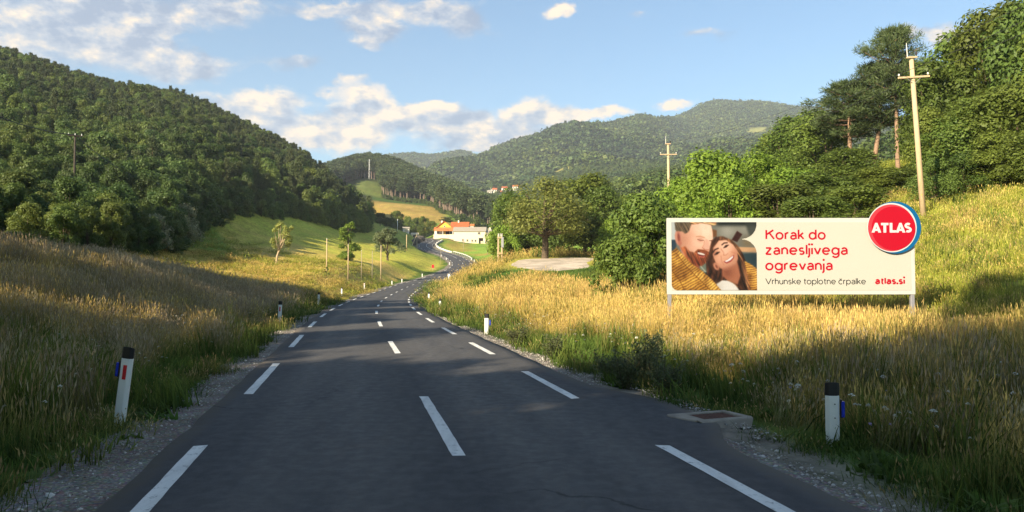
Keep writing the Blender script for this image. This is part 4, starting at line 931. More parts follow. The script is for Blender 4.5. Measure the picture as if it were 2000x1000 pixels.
# ------------------------------------------------------------------ grass
def blade_clump(name, seed, n, hgt, rad, w, c_low, c_top, c_head=None, bend=.35, heads=.5, jitter=.16, broad=False):
    rng = np.random.default_rng(seed)
    V = []; Fq = []; Ft = []; Cc = []
    for k in range(n):
        a = rng.random() * 6.283; r = rad * math.sqrt(rng.random()); x, y = r * math.cos(a), r * math.sin(a)
        h = hgt * (.45 + .65 * rng.random()); b = rng.normal() * bend * h * .6; ba = rng.random() * 6.283; wa = rng.random() * 3.14
        dx, dy = math.cos(ba) * b, math.sin(ba) * b; wx, wy = math.cos(wa) * w / 2, math.sin(wa) * w / 2
        tone = 1 + jitter * rng.normal()
        s = len(V)
        lv = [(0, 1.0), (.4, .95 if not broad else 1.5), (.75, .65), (1.0, .12)]
        for f, ww in lv:
            px, py, pz = x + dx * f * f, y + dy * f * f, h * f * (1 - .12 * abs(b / h) * f) - .05
            V += [(px - wx * ww, py - wy * ww, pz), (px + wx * ww, py + wy * ww, pz)]
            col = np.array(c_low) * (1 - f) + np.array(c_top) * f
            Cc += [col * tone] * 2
        for q in range(3): Fq.append((s + 2 * q, s + 2 * q + 1, s + 2 * q + 3, s + 2 * q + 2))
        if c_head is not None and rng.random() < heads:
            e = np.array((x + dx, y + dy, h * (1 - .12 * abs(b / h)) - .05)); L = (.06 + .09 * rng.random()); hw = w * (.75 + .5 * rng.random())
            dirv = np.array((dx * .9, dy * .9, h)); dirv /= np.linalg.norm(dirv)
            for wa2 in (wa, wa + 1.57):
                q = np.array((math.cos(wa2) * hw, math.sin(wa2) * hw, 0)); s = len(V)
                V += [tuple(e - dirv * L * .3), tuple(e + dirv * L * .2 + q), tuple(e + dirv * L), tuple(e + dirv * L * .2 - q)]
                Cc += [np.array(c_head) * tone] * 4; Fq.append((s, s + 1, s + 2, s + 3))
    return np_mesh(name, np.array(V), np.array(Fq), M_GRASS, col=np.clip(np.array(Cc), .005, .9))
M_GRASS = attr_grass_mat('grass_blades')
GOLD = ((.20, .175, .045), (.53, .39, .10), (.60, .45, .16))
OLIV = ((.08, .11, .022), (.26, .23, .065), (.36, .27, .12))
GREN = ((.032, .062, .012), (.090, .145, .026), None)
BRWN = ((.115, .115, .045), (.36, .295, .15), (.45, .37, .24))
def grass_field():
    rng = np.random.default_rng(21)
    kinds = []
    for k in range(3): kinds.append(blade_clump('dry_grass', 300 + k, 64, .80, .36, .0085, *GOLD, bend=.36, heads=.55))
    for k in range(3): kinds.append(blade_clump('half_dry_grass', 310 + k, 56, .74, .36, .009, *OLIV, bend=.4, heads=.35))
    for k in range(3): kinds.append(blade_clump('green_grass', 320 + k, 70, .42, .36, .011, GREN[0], GREN[1], None, bend=.55))
    for k in range(3): kinds.append(blade_clump('brown_grass', 330 + k, 64, .80, .36, .0085, *BRWN, bend=.40, heads=.6))
    for k in range(2): kinds.append(blade_clump('slope_grass', 350 + k, 56, .62, .38, .012, (.15, .18, .025), (.37, .38, .055), (.44, .40, .10), bend=.5, heads=.15))
    for k in range(2): kinds.append(blade_clump('broad_weeds', 360 + k, 16, .40, .22, .055, (.04, .075, .014), (.10, .155, .03), None, bend=.8, broad=True))
    for k in range(2): kinds.append(blade_clump('tall_green_grass', 340 + k, 40, .95, .36, .016, GREN[0], (.15, .19, .035), None, bend=.4, broad=True))
    def bandpts(y0, y1, dens, tmax=.80):
        A = tmax * (y1 ** 2 - y0 ** 2); n = int(A * dens)
        y = np.sqrt(y0 ** 2 + (y1 ** 2 - y0 ** 2) * rng.random(n)); x = (rng.random(n) * 2 - 1) * tmax * y
        return x, y
    X, Yv, S = [], [], []
    for y0, y1, dens, sc, tm in [(3.6, 14, 11, .85, .95), (14, 26, 7.5, .95, .80), (26, 45, 4.2, 1.15, .76), (45, 75, 2.2, 1.35, .74), (75, 130, .55, 1.5, .72)]:
        x, y = bandpts(y0, y1, dens, tm); X.append(x); Yv.append(y); S.append(np.full(len(x), sc))
    x = np.concatenate(X); y = np.concatenate(Yv); s = np.concatenate(S)
    lat = lateral(x, y); al = np.abs(lat); n1 = fbm(x / 5, y / 5, 3); n2 = fbm(x / 1.7 + 9, y / 1.7, 3); n0 = fbm(x / 14 + 3, y / 14, 3)
    px = 1000 + F_PX * x / y
    inner = np.where(lat > 0, np.where((y > 7) & (y < 13), 3.72 + .3 * n2, 3.36 + .25 * n2), 3.62 + .42 * n2)
    ok = al > inner
    lotd = (y > 73.5) & (y < 97) & (px > 985) & (px < 1172); ok &= ~lotd
    ok &= ~((y > 9.2) & (y < 10.6) & (lat > 2.9) & (lat < 4.35))
    x, y, s, lat, al, n1, n2, n0, px = (q[ok] for q in (x, y, s, lat, al, n1, n2, n0, px))
    u = rng.random(len(x)); K = np.zeros(len(x), int); hs = np.ones(len(x))
    verge = al < 5.6 + 1.4 * n2 + 1.3 * n1 - np.where(lat < 0, .4, 0)
    right = lat > 0
    G, O, N, B, SL, BW, T = 0, 3, 6, 9, 12, 14, 16
    K = np.where(right, np.where(u < .72 + n0 * .5, G, np.where(u < .93, O, T)), np.where(u < .60 + n0 * .5, B, np.where(u < .8, G, O)))
    # near right corner: greener, taller weeds mixed in
    nearmix = right & (y < 19) & (al < 9.5 + 3 * n1)
    K = np.where(nearmix & ~verge, np.where(u < .30, G, np.where(u < .62, O, np.where(u < .80, B, T))), K)
    nearl = ~right & (y < 17) & ~verge
    K = np.where(nearl, np.where(u < .34, B, np.where(u < .72, O, T)), K)
    K = np.where(verge, np.where(u < .56, N, np.where(u < .70, O, np.where(u < .84, BW, T))), K)
    hill = right & (((px > 1790 + 80 * n1) & (y > 20)) | ((px > 1620 + 80 * n1) & (y > 29)))
    K = np.where(hill, np.where(u < .08, G, np.where(u < .20, O, np.where(u < .92, SL, T))), K)
    bank = right & (y > 55 + 4 * n1) & (y < 76) & (px > 905) & (px < 1240)
    K = np.where(bank, np.where(u < .6, T, N), K)
    lfar = ~right & (y > 62)
    K = np.where(lfar, np.where(u < .55, G, SL), K)
    keep = ~(lfar & (y > 100) & (u < .5)) & ~((y > 76) & right & (u < .3))
    hs = (.8 + .4 * rng.random(len(x))) * np.clip(1 + .75 * fbm(x / 3.1 + 4, y / 3.1, 3), .35, 1.5); hs *= np.where(verge & (al < inner.mean() + .9), .62, 1.0)
    hs *= np.where(~right & (y < 9) & (al < 6), .8, 1.0); hs *= np.where(hill, .72, 1); hs *= np.where(lfar, .5, 1)
    hs *= np.where(right & (y < 13) & (al < 6), .8, 1)
    K = K + np.where(K >= 12, rng.integers(0, 2, len(x)), rng.integers(0, 3, len(x)))
    for pp, py_, rr in ((238, 9.97, .55), (547, 31.5, 1.3), (623, 53, 1.6), (668, 78, 2.0), (712, 104, 2.5), (1621, 8.75, .45), (951, 26.2, .8), (860, 47, 1.2), (838, 66, 1.6)):
        near_post = np.hypot(x - x_at(pp, py_), (y - py_ + rr * .6) * .6) < rr        # trodden grass round the posts
        hs = np.where(near_post, np.minimum(hs, .38), hs)
    hs *= np.where(bank, .55, 1); keep &= ~(right & (y > 68) & (y < 74) & (px > 960) & (px < 1180) & (u < .8))
    z = ground_h(x, y)
    wid = np.where(y > 26, 1 + (y - 26) / 40, 1.0)
    P = np.column_stack([x, y, z])[keep]; n = len(P)
    rot = np.column_stack([rng.normal(size=n) * .13, .10 + rng.normal(size=n) * .13, rng.random(n) * 6.283])
    sc = np.column_stack([s * wid, s * wid, np.minimum(s, 1.15) * hs])[keep]
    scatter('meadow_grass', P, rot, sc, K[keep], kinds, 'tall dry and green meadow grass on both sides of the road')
    print('grass clumps', n)
grass_field()

def stones():
    rng = np.random.default_rng(31)
    prot = []
    for k in range(4):
        bm = bmesh.new(); bmesh.ops.create_icosphere(bm, subdivisions=1, radius=1)
        for v in bm.verts: v.co = v.co * (.7 + .5 * rng.random()); v.co.z *= .65
        me = bpy.data.meshes.new('stone'); bm.to_mesh(me); bm.free()
        prot.append(me); me.materials.append(M_STONE)
    n = 6500
    y = 3.8 + 34 * rng.random(n) ** 1.7; side = rng.random(n) < .5
    lat = np.where(side, -3.12 - .72 * rng.random(n) ** 1.0, 3.02 + .45 * rng.random(n) ** 1.0 + .5 * ((y > 8) & (y < 12.6)) * (y > 0))
    ok = ~((lat > 0) & (y > 8.2) & (y < 12.3) & (lat < 3.6)); y = y[ok]; lat = lat[ok]; n = len(y)
    P = road_pt(y, lat, -.025)
    s = .006 + .016 * rng.random(n) ** 2.5 + (rng.random(n) < .012) * .022
    scatter('gravel_stones', P, rng.random((n, 3)) * np.array([.4, .4, 6.28]), np.repeat(s[:, None], 3, 1), rng.integers(0, 4, n), prot, 'loose pale stones on the gravel shoulders')
def _stone_mat():
    m, t, out = new_mat('limestone')
    rnd = t.new('ShaderNodeObjectInfo').outputs['Random']
    principled(t, out, t.ramp(rnd, [(0, (.18, .16, .14)), (.6, (.34, .31, .27)), (1, (.52, .50, .46))]), .9, .15)
    return m
M_STONE = _stone_mat()
stones()

def flowers():
    """white umbels and small yellow blooms standing in the grass"""
    rng = np.random.default_rng(41)
    def umbel(name, seed, col, n=26, r=.05, hgt=.75):
        rg = np.random.default_rng(seed); V, Fq, Cc = [], [], []
        def quad(a, b, c, d, col): s = len(V); V.extend([a, b, c, d]); Fq.append((s, s + 1, s + 2, s + 3)); Cc.extend([col] * 4)
        quad((-.004, 0, -.05), (.004, 0, -.05), (.003, .02, hgt), (-.003, .02, hgt), (.08, .12, .03))
        for k in range(n):
            a = rg.random() * 6.28; q = r * math.sqrt(rg.random()); z = hgt + .02 * (1 - (q / r) ** 2) + .01 * rg.random(); s = .007 + .006 * rg.random()
            x, y = q * math.cos(a), .02 + q * math.sin(a)
            quad((x - s, y - s, z), (x + s, y - s, z + .004), (x + s, y + s, z), (x - s, y + s, z + .005), col)
        return np_mesh(name, np.array(V), np.array(Fq), M_GRASS, col=np.array(Cc))
    prot = [umbel('white_umbel', 1, (.66, .66, .58)), umbel('cream_umbel', 2, (.56, .54, .42), 18, .04, .6), umbel('yellow_bloom', 3, (.62, .48, .05), 14, .045, .55), umbel('lilac_bloom', 4, (.34, .27, .45), 12, .025, .6)]
    n = 700; y = 6 + 30 * rng.random(n) ** 1.3; lat = np.where(rng.random(n) < .68, 4.0 + 6 * rng.random(n) ** 1.5, -4.4 - 4 * rng.random(n) ** 1.5)
    P = road_pt(y, lat); P[:, 2] = ground_h(P[:, 0], P[:, 1]); K = rng.choice(4, n, p=[.5, .3, .1, .1])
    m = 420; yy = 26 + 26 * rng.random(m); pxx = 1800 + 260 * rng.random(m); xx = x_at(pxx, yy)
    P2 = np.column_stack([xx, yy, ground_h(xx, yy)])
    P = np.concatenate([P, P2]); K = np.concatenate([K, np.full(m, 2)]); n = len(P); s = .3 + .4 * rng.random(n); s[-m:] *= 2.2
    scatter('wild_flowers', P, np.column_stack([rng.normal(size=n) * .15, rng.normal(size=n) * .15, rng.random(n) * 6.28]), np.column_stack([s, s, .7 + .3 * s]), K, prot, 'white umbels and small yellow flowers dotted through the grass')
flowers()

def weeds():
    """dark bushy weeds by the gravel, one plant each"""
    rng = np.random.default_rng(51)
    def weed(seed, hh=1.2, mat=None):
        rg = np.random.default_rng(seed); tubes = []; P = []; D = []
        for k in range(11):
            a = rg.random() * 6.28; ln = .12 + .30 * rg.random(); top = np.array([math.cos(a) * ln, math.sin(a) * ln, hh * (.65 + .4 * rg.random())])
            b = np.array([math.cos(a) * .05, math.sin(a) * .05, -.05]); tubes.append(tube_np([b, (b + top) / 2 + np.array([0, 0, .06]), top], [.008, .006, .003], 4))
            for q in range(26):
                f = .15 + .85 * rg.random(); P.append(b * (1 - f) + top * f + rg.normal(size=3) * .03); D.append(np.array([rg.normal(), rg.normal(), .5]))
        D = np.array(D); D /= np.linalg.norm(D, axis=1)[:, None]
        return assemble('weed', needle_tufts(rg, np.array(P), D, 3, .13, .016), tubes, mat, M_BARK, hh, .4)
    m = leaf_mat('weed_leaves', (.065, .085, .035), (.13, .15, .065), .3, .2, (.12, .10, .05))
    A, Bq = weed(1, 1.1, m), weed(2, .9, m)
    spots = [(1222, 745, 1.05, 'dark bushy weed at the gravel edge left of the drain inlet'), (1258, 735, 1.2, 'taller dark weed behind the one at the gravel edge'), (1190, 728, .8, None), (1275, 708, 1.15, 'spindly dark weed among lit grass stalks'), (1012, 668, .9, None), (1080, 690, .8, None), (1295, 760, 1.0, 'dark weed closest to the drain inlet')]
    for k, (px, py, h, lab) in enumerate(spots):
        d = CAM_H / ((py - 546) / F_PX) * .97
        plant((A, Bq)[k % 2], x_at(px, d), d, h * .7, .34, 'weed_plant', lab or 'bushy weed standing between the gravel shoulder and the dry grass', 'plant', 'bushy weeds by the gravel', kinds=('stems', 'leaves'), sink=0)
weeds()

# ------------------------------------------------------------------ roadside marker posts
M_POST = simple_mat('white_plastic', (.74, .75, .70), .5, .35, vary=.06, scale=8)
M_BLACKCAP = simple_mat('black_plastic', (.012, .012, .014), .45, .4)
M_REDREF = simple_mat('red_reflector', (.55, .015, .025), .25, .5)
M_BLUEREF = simple_mat('blue_reflector', (.012, .035, .42), .25, .5)
M_WHITEREF = simple_mat('white_reflector', (.80, .80, .76), .25, .5)
M_STEEL = simple_mat('galvanised_steel', (.36, .37, .37), .45, .5, .6, vary=.15, scale=4)
def marker_post(x, y, z, label, hgt=1.02, tilt=0.0, red=True, blue=None, screws=False, rz=0.0, detail=True, back=0.0):
    t = empty('marker_post', (x, y, z), rz, label, 'marker post', 'white roadside marker posts')
    t.rotation_euler = (back, tilt, rz)
    w, dp = .082, .055        # half width, half depth; a hollow-backed kite section
    sec = [(-w, -dp * .3), (-w * .55, -dp), (w * .55, -dp), (w, -dp * .3), (w * .6, dp), (-w * .6, dp)]
    def body(z0, z1, s=1.0, slope=0.0):
        mb = MB(); n = len(sec)
        vs = [(a * s, b * s, z0) for a, b in sec] + [(a * s, b * s, z1 + slope * b) for a, b in sec]
        mb.add(vs, [tuple(range(n))[::-1], tuple(range(n, 2 * n))] + [(i, (i + 1) % n, (i + 1) % n + n, i + n) for i in range(n)])
        return mb
    body(-.25, hgt - .14).build('post_body', M_POST, t, bevel=.006 if detail else 0)
    body(hgt - .139, hgt, 1.03, -.35).build('cap', M_BLACKCAP, t, bevel=.006 if detail else 0)
    if red is not None:
        mb = MB(); mb.box((.012, -dp - .004, hgt - .32), (.046, .012, .19)); mb.build('reflector', M_REDREF if red else M_WHITEREF, t)
    if screws:
        for zz in (hgt - .235, hgt - .395):
            mb = MB(); mb.box((.014, -dp - .002, zz), (.042, .008, .05)); q = mb.build('reflector_clip', M_POST, t)
            mb = MB(); mb.tube([(.014, -dp - .004, zz), (.014, -dp - .012, zz)], .008, 6); mb.build('screw', M_BLACKCAP, q)
    if blue is not None:
        s = blue
        mb = MB(); mb.box((s * (w + .022), 0, hgt - .295), (.012, .05, .215)); hold = mb.build('reflector_holder', M_BLACKCAP, t)
        mb = MB(); mb.box((s * (w + .036), -.006, hgt - .30), (.036, .062, .185)); mb.build('side_reflector', M_BLUEREF, t, bevel=.006)
    return t
def post_at(px, y, label, ztop=None, **k):
    x = x_at(px, y); z = gz(x, y)
    return marker_post(x, y, z, label, rz=-.10, **k)
post_at(238, 9.97, 'leaning white marker post with red and blue reflectors at the edge of the brown meadow', tilt=R(7), blue=-1, hgt=1.04)
post_at(547, 31.5, 'upright white marker post with red reflector, second along the brown meadow', tilt=R(2))
post_at(623, 53, 'white marker post with a thin grey reflector, third along the brown meadow', red=False)
post_at(668, 78, 'small white marker post before the sunny part of the meadow', red=False)
post_at(712, 104, 'far white marker post where the shade of the meadow ends', detail=False)
post_at(1621, 8.75, 'white marker post with two screw clips in front of the tall dry grass', red=None, screws=True, blue=1, hgt=.73)
post_at(951, 26.2, 'sunlit white marker post with small blue side reflector, second along the dry grass', red=None, blue=1, hgt=.70)
post_at(860, 47, 'white marker post at the start of the shaded strip of dry grass', red=None, hgt=.72)
post_at(838, 66, 'white marker post partly hidden by the verge where the road bends away', red=None, hgt=.8)
for k, (px, y, lab) in enumerate([(766, 128, 'tiny white marker post on the outer edge of the bend beyond the meadow'), (785, 140, 'tiny white marker post further round the bend beyond the meadow'), (824, 158, 'tiny white marker post where the road turns up to the farm'), (870, 150, 'tiny white marker post before the round sign'), (893, 168, 'tiny white marker post just past the round sign'), (922, 190, 'tiny white marker post on the rubble verge of the tight bend'),
                          (926, 205, 'white marker post above the tight bend'), (912, 212, 'white marker post at the lower end of the crash barrier'), (878, 196, 'white marker post on the inside of the tight bend'), (872, 214, 'white marker post on the inside of the bend under the barrier'), (868, 228, 'topmost white marker post on the inside of the bend'),
                          (858, 262, 'white marker post on the low white kerb wall below the farm'), (848, 284, 'white marker post beside the upper bend below the farm'), (857, 305, 'white marker post at the top of the road by the farm')]):
    x = x_at(px, y); l = float(lateral(x, y)); l = math.copysign(max(abs(l), 3.5), l); p = road_pt(np.array([float(y)]), np.array([l]))[0]
    marker_post(p[0], p[1], gz(p[0], p[1]), lab, red=None, detail=False, hgt=.85)

# ------------------------------------------------------------------ drain inlet with its rusty grate
def drain():
    M_CONC = simple_mat('weathered_concrete', (.27, .237, .19), .92, .1, vary=.55, scale=5, bump=.02)
    M_RUST = simple_mat('rusty_iron', (.10, .045, .03), .85, .2, vary=.5, scale=14, bump=.01)
    M_DARK = simple_mat('drain_dark', (.02, .018, .016), .95, .05)
    y = 9.3; p = road_pt(np.array([y]), np.array([3.68]))[0]
    t = empty('drain_inlet', (p[0], p[1], -.012), math.atan2(.213, .977) + .12, 'worn concrete drain inlet with a rusty grate in the gravel edge of the asphalt', 'drain')
    Lx, Ly = .36, .29
    def slab(name, pts, mat=M_CONC, bev=.012):
        """a cast concrete bar: eight corners, x y of the base outline with a bottom and top height each"""
        mb = MB(); n = len(pts)
        mb.add([(a, b, lo) for a, b, lo, hi in pts] + [(a, b, hi) for a, b, lo, hi in pts], [tuple(range(n))[::-1], tuple(range(n, 2 * n))] + [(k, (k + 1) % n, (k + 1) % n + n, k + n) for k in range(n)])
        return mb.build(name, mat, t, bevel=bev)
    slab('rim', [(-Lx - .22, Ly - .10, -.1, .03), (Lx, Ly - .09, -.1, .045), (Lx + .02, Ly, -.1, .04), (-Lx - .20, Ly, -.1, .035)])
    slab('rim', [(-Lx - .22, Ly - .102, -.1, .03), (-Lx - .08, -Ly + .06, -.1, .03), (-Lx + .07, -Ly + .06, -.1, .04), (-Lx + .03, Ly - .102, -.1, .045)])
    slab('rim', [(Lx - .09, Ly - .092, -.1, .045), (Lx - .07, -Ly + .06, -.1, .05), (Lx + .06, -Ly + .08, -.1, .04), (Lx + .02, Ly - .092, -.1, .04)])
    mb = MB(); mb.add([(-Lx - .08, -Ly + .058, .045), (Lx + .06, -Ly + .058, .05), (Lx + .05, -Ly - .02, .03), (-Lx - .06, -Ly - .02, .03), (Lx - .08, -Ly - .13, -.13), (-Lx + .10, -Ly - .13, -.13), (-Lx + .08, -Ly + .058, -.16), (Lx - .08, -Ly + .058, -.16)],
                      [(0, 1, 2, 3), (3, 2, 4, 5), (5, 4, 7, 6), (6, 7, 1, 0), (0, 3, 5, 6), (1, 7, 4, 2)]); mb.build('front_kerb', M_CONC, t, bevel=.012)
    mb = MB(); mb.box((0, 0, -.12), (2 * Lx - .1, 2 * Ly - .14, .03)); mb.build('pit_floor', M_DARK, t)
    for k in range(10):
        mb = MB(); mb.box((-Lx + .10 + k * (2 * Lx - .22) / 9, -.02, .012), (.042, 2 * Ly - .17, .025)); mb.build('grate_bar', M_RUST, t)
    mb = MB(); mb.box((0, .06, -.010), (2 * Lx - .17, .05, .018)); mb.box((0, -.14, -.010), (2 * Lx - .17, .04, .018)); mb.build('grate_frame', M_RUST, t)
    mb = MB(); mb.prism([(-.20 + .40 * (k / 8), .035 * math.sin(math.pi * k / 8)) for k in range(9)] + [(.20 - .40 * (k / 8), -.05 * math.sin(math.pi * k / 8)) for k in range(1, 8)], (1, 0, 0), (0, 1, 0), (0, 0, 1), .012, (.08, -Ly - .155, -.082)); mb.build('hole_shade_plate', M_DARK, t)  # thin near-black plate stands for the shade inside a hole
drain()

# ------------------------------------------------------------------ utility poles and wires
def pole_mat():
    m, t, out = new_mat('pale_pole_wood')
    pos = t.new('ShaderNodeTexCoord').outputs['Object']
    g = t.noise(t.vmath('MULTIPLY', pos, (9, 9, .35)), 4, 6, .65); b = t.noise(t.vmath('MULTIPLY', pos, (1, 1, .25)), 2.2, 4, .6)
    c = t.mix(t.mapr(g, .3, .7), (.36, .26, .15), (.52, .395, .25)); c = t.mix(t.mapr(b, .5, .72, 0, .6), c, (.30, .25, .19)); c = t.mix(t.mapr(g, .66, .74, 0, .8), c, (.09, .065, .045))
    principled(t, out, c, .85, .12, 0, g, .012, .6)
    return m
M_POLE = pole_mat()
M_POLE_GREY = simple_mat('grey_pole_wood', (.30, .25, .18), .85, .15, vary=.25, scale=3)
M_POLE_DARK = simple_mat('dark_pole_wood', (.055, .045, .035), .85, .15, vary=.25, scale=3)
M_CERAMIC = simple_mat('white_ceramic', (.70, .68, .62), .25, .5)
M_DARKCER = simple_mat('brown_ceramic', (.04, .025, .02), .25, .5)
M_WIRE = simple_mat('wire', (.04, .04, .04), .5, .4)
M_YELLOW = simple_mat('yellow_plate', (.72, .42, .03), .5, .3)
def utility_pole(x, y, z, h, label, lean=(0, 0), rz=0.0, tag_plate=False, name='utility_pole'):
    t = empty(name, (x, y, z - .4), rz, label, 'utility pole', 'wooden utility poles with crossarms'); t.rotation_euler = (lean[0], lean[1], rz); h += .4
    k = h / 9.4
    MB().tube([(0, 0, 0), (0, 0, h * .5), (0, 0, h)], [.165 * k, .14 * k, .115 * k], 10).build('shaft', M_POLE, t, smooth=True)
    a = MB(); a.box((0, -.15, h - 1.35), (2.1, .11, .13)); arm = a.build('crossarm', M_POLE, t, bevel=.012)
    a = MB(); a.box((-.03, -.14, h - .02), (.70, .11, .12)); top = a.build('top_arm', M_POLE, t, bevel=.012)
    def insul(px_, pz, par, mat, hh=.2):
        mb = MB(); mb.tube([(px_, -.15, pz), (px_, -.15, pz + hh * .35), (px_, -.15, pz + hh * .4), (px_, -.15, pz + hh * .7), (px_, -.15, pz + hh * .75), (px_, -.15, pz + hh)], [.025, .03, .07, .06, .045, .03], 8)
        return mb.build('insulator', mat, par, smooth=True)
    insul(-.98, h - 1.28, arm, M_CERAMIC); insul(.95, h - 1.28, arm, M_CERAMIC); insul(.28, h + .04, top, M_DARKCER, .3)
    MB().tube([(-.32, -.14, h + .04), (-.32, -.14, h + .95)], [.028, .015], 6).build('lightning_rod', M_CERAMIC, t)
    for s in (-1, 1): MB().tube([(s * .07, -.12, h - 1.75), (s * .45, -.16, h - 1.42)], .018, 5).build('brace', M_STEEL, t)
    if tag_plate:
        mb = MB(); mb.box((-.02, -.155, 1.9), (.17, .02, .07)); mb.build('plate', M_YELLOW, t)
    R3 = t.matrix_basis
    from mathutils import Euler
    Rm = Euler(t.rotation_euler).to_matrix()
    return [Vector(t.location) + Rm @ Vector(q) for q in ((-.98, -.15, h - 1.1), (.95, -.15, h - 1.1), (.28, -.15, h + .32))]
x1 = x_at(1806, 49); e1 = utility_pole(x1, 49, gz(x1, 49), z_at(112, 49) - gz(x1, 49), 'pale wooden utility pole with two crossarms and a yellow plate, standing on the hillside grass', lean=(0, R(-3.4)), rz=.0, tag_plate=True)
x2 = x_at(1308, 92); e2 = utility_pole(x2, 92, gz(x2, 92), z_at(281, 92) - gz(x2, 92), 'far pale utility pole with two crossarms rising behind the bushes by the billboard', lean=(0, R(-.5)))
def wire(name, a, b, sag, label, cat='wire', group=None, r=.011, n=16):
    pts = []
    for k in range(n + 1):
        f = k / n; p = a.lerp(b, f); p.z -= sag * 4 * f * (1 - f); pts.append(p)
    mb = MB(); mb.tube(pts, r, 4); o = mb.build(name, M_WIRE); tag(o, label, cat, group)
    return o
e0 = [Vector((40.0 + 1.2 * (k - .5), 14, 22.5 + (1.5 if k == 2 else 0))) for k in range(3)]
for k in range(3):
    wire('overhead_wire', e1[k], e0[k], 1.0, 'thin overhead wire running from the near utility pole up over the slope wood', group='wires from the near pole', r=.015)
    wire('overhead_wire', e2[k], e1[k], 1.1, 'thin overhead wire strung between the two pale utility poles', group='wires between the pale poles', r=.014)
# dark pole in front of the wooded hill
def dark_pole():
    d = 104.0; x = x_at(142, d); z = gz(x, d); top = z_at(262, d)
    t = empty('dark_pole', (x, d, z - .3), .5, 'dark utility pole standing out against the hillside wood', 'utility pole')
    h = top - z + .3
    MB().tube([(0, 0, 0), (0, 0, h)], [.19, .12], 8).build('shaft', M_POLE_DARK, t, smooth=True)
    mb = MB(); mb.box((0, -.1, h - .25), (1.9, .14, .16)); mb.build('crossarm', M_POLE_DARK, t)
    for q in (-.8, 0, .8):
        mb = MB(); mb.tube([(q, -.1, h - .17), (q, -.1, h + .1)], [.06, .04], 6); mb.build('insulator', M_CERAMIC, t)
    T = Vector((x, d, top - .1))
    wire('dark_wire', T, at(-40, 212, 90), .6, 'dark cable running from the dark pole to the edge of the picture', r=.06)
    wire('dark_wire', T, at(262, 345, 112), .5, 'dark cable running down from the dark pole into the trees', r=.06)
dark_pole()
def plain_pole(px, d, top, label, r=.10, mat=None, lean=(0, 0), name='wooden_pole', group=None, base=None):
    x = x_at(px, d); z = gz(x, d); h = z_at(top, d) - z
    t = empty(name, (x, d, z - .3), 0, label, 'pole', group); t.rotation_euler = (lean[0], lean[1], 0)
    MB().tube([(0, 0, 0), (0, 0, h * .5), (0, 0, h + .3)], [r * 1.1, r, r * .85], 8).build('shaft', mat or M_POLE, t, smooth=True)
    mb = MB(); mb.tube([(0, -r * .2, h + .3), (0, -r * .2, h + .42)], [r * .55, r * .35], 6); mb.build('insulator', M_CERAMIC, t)
    return t
plain_pole(638, 96, 467, 'pale wooden pole nearest to the sapling in the sunny meadow', .07, group='wooden poles in the sunny meadow')
plain_pole(680, 104, 478, 'pale wooden pole in front of the slender green tree', .07, group='wooden poles in the sunny meadow')
plain_pole(706, 116, 490, 'thin grey pole between the slender tree and the round tree', .05, M_POLE_GREY, group='wooden poles in the sunny meadow')
plain_pole(727, 122, 492, 'thin grey pole just left of the round tree', .05, M_POLE_GREY, group='wooden poles in the sunny meadow')
plain_pole(744, 128, 480, 'pale wooden pole in front of the round tree', .08, group='wooden poles in the sunny meadow')
plain_pole(794, 212, 459, 'pale pole standing alone on the meadow beside the upper bend', .12, group='wooden poles in the sunny meadow')
plain_pole(861, 196, 481, 'thin pole on the grass inside the road bends', .05, M_POLE_GREY)
plain_pole(776, 300, 428, 'white pole on the skyline of the meadow bank, with a wire', .13, M_CERAMIC)
wire('farm_wire', at(776, 429, 300), at(885, 448, 338), 1.2, 'wire running down from the white pole to the farmhouse', r=.05)
plain_pole(952, 225, 478, 'thin grey pole on the bright grass below the barn', .06, M_POLE_GREY)
plain_pole(905, 250, 470, 'thin grey pole above the crash barrier', .06, M_POLE_GREY)
def braced_pole():
    d = 268.0; x = x_at(814, d); z = gz(x, d); h = z_at(455, d) - z
    t = empty('braced_pole', (x, d, z - .3), 0, 'wooden pole propped by a slanting strut at the upper road bend', 'pole')
    MB().tube([(0, 0, 0), (0, 0, h)], [.2, .15], 7).build('shaft', M_POLE_GREY, t)
    xs = x_at(803, d - 6) - x
    MB().tube([(xs, -6, gz(x + xs, d - 6) - z), (0, -.15, h * .93)], [.17, .13], 7).build('strut', M_POLE, t)
braced_pole()
def cabinet_posts():
    d = 103.0; x = x_at(977, d); z = gz(x, d); h = z_at(458, d) - z
    t = empty('switchgear_post', (x, d, z - .3), 0, 'pair of pale posts carrying a grey switchgear box left of the cherry tree', 'utility pole')
    for s in (-1, 1): MB().tube([(s * .28, 0, 0), (s * .24, 0, h + .3)], [.14, .11], 8).build('post', M_POLE, t)
    mb = MB(); mb.box((.32, -.05, h * .80), (.34, .5, h * .36)); mb.build('switch_box', M_STEEL, t, bevel=.02)
    mb = MB(); mb.box((-.05, -.16, h * .42), (.75, .10, .22)); mb.build('lower_beam', M_POLE, t)
    mb = MB(); mb.box((0, -.16, h * .96), (.8, .10, .16)); mb.build('upper_beam', M_POLE, t)
    for s in (-.25, 0, .25): MB().tube([(s, -.16, h), (s, -.16, h + .45)], [.05, .04], 6).build('insulator', M_CERAMIC, t)
cabinet_posts()
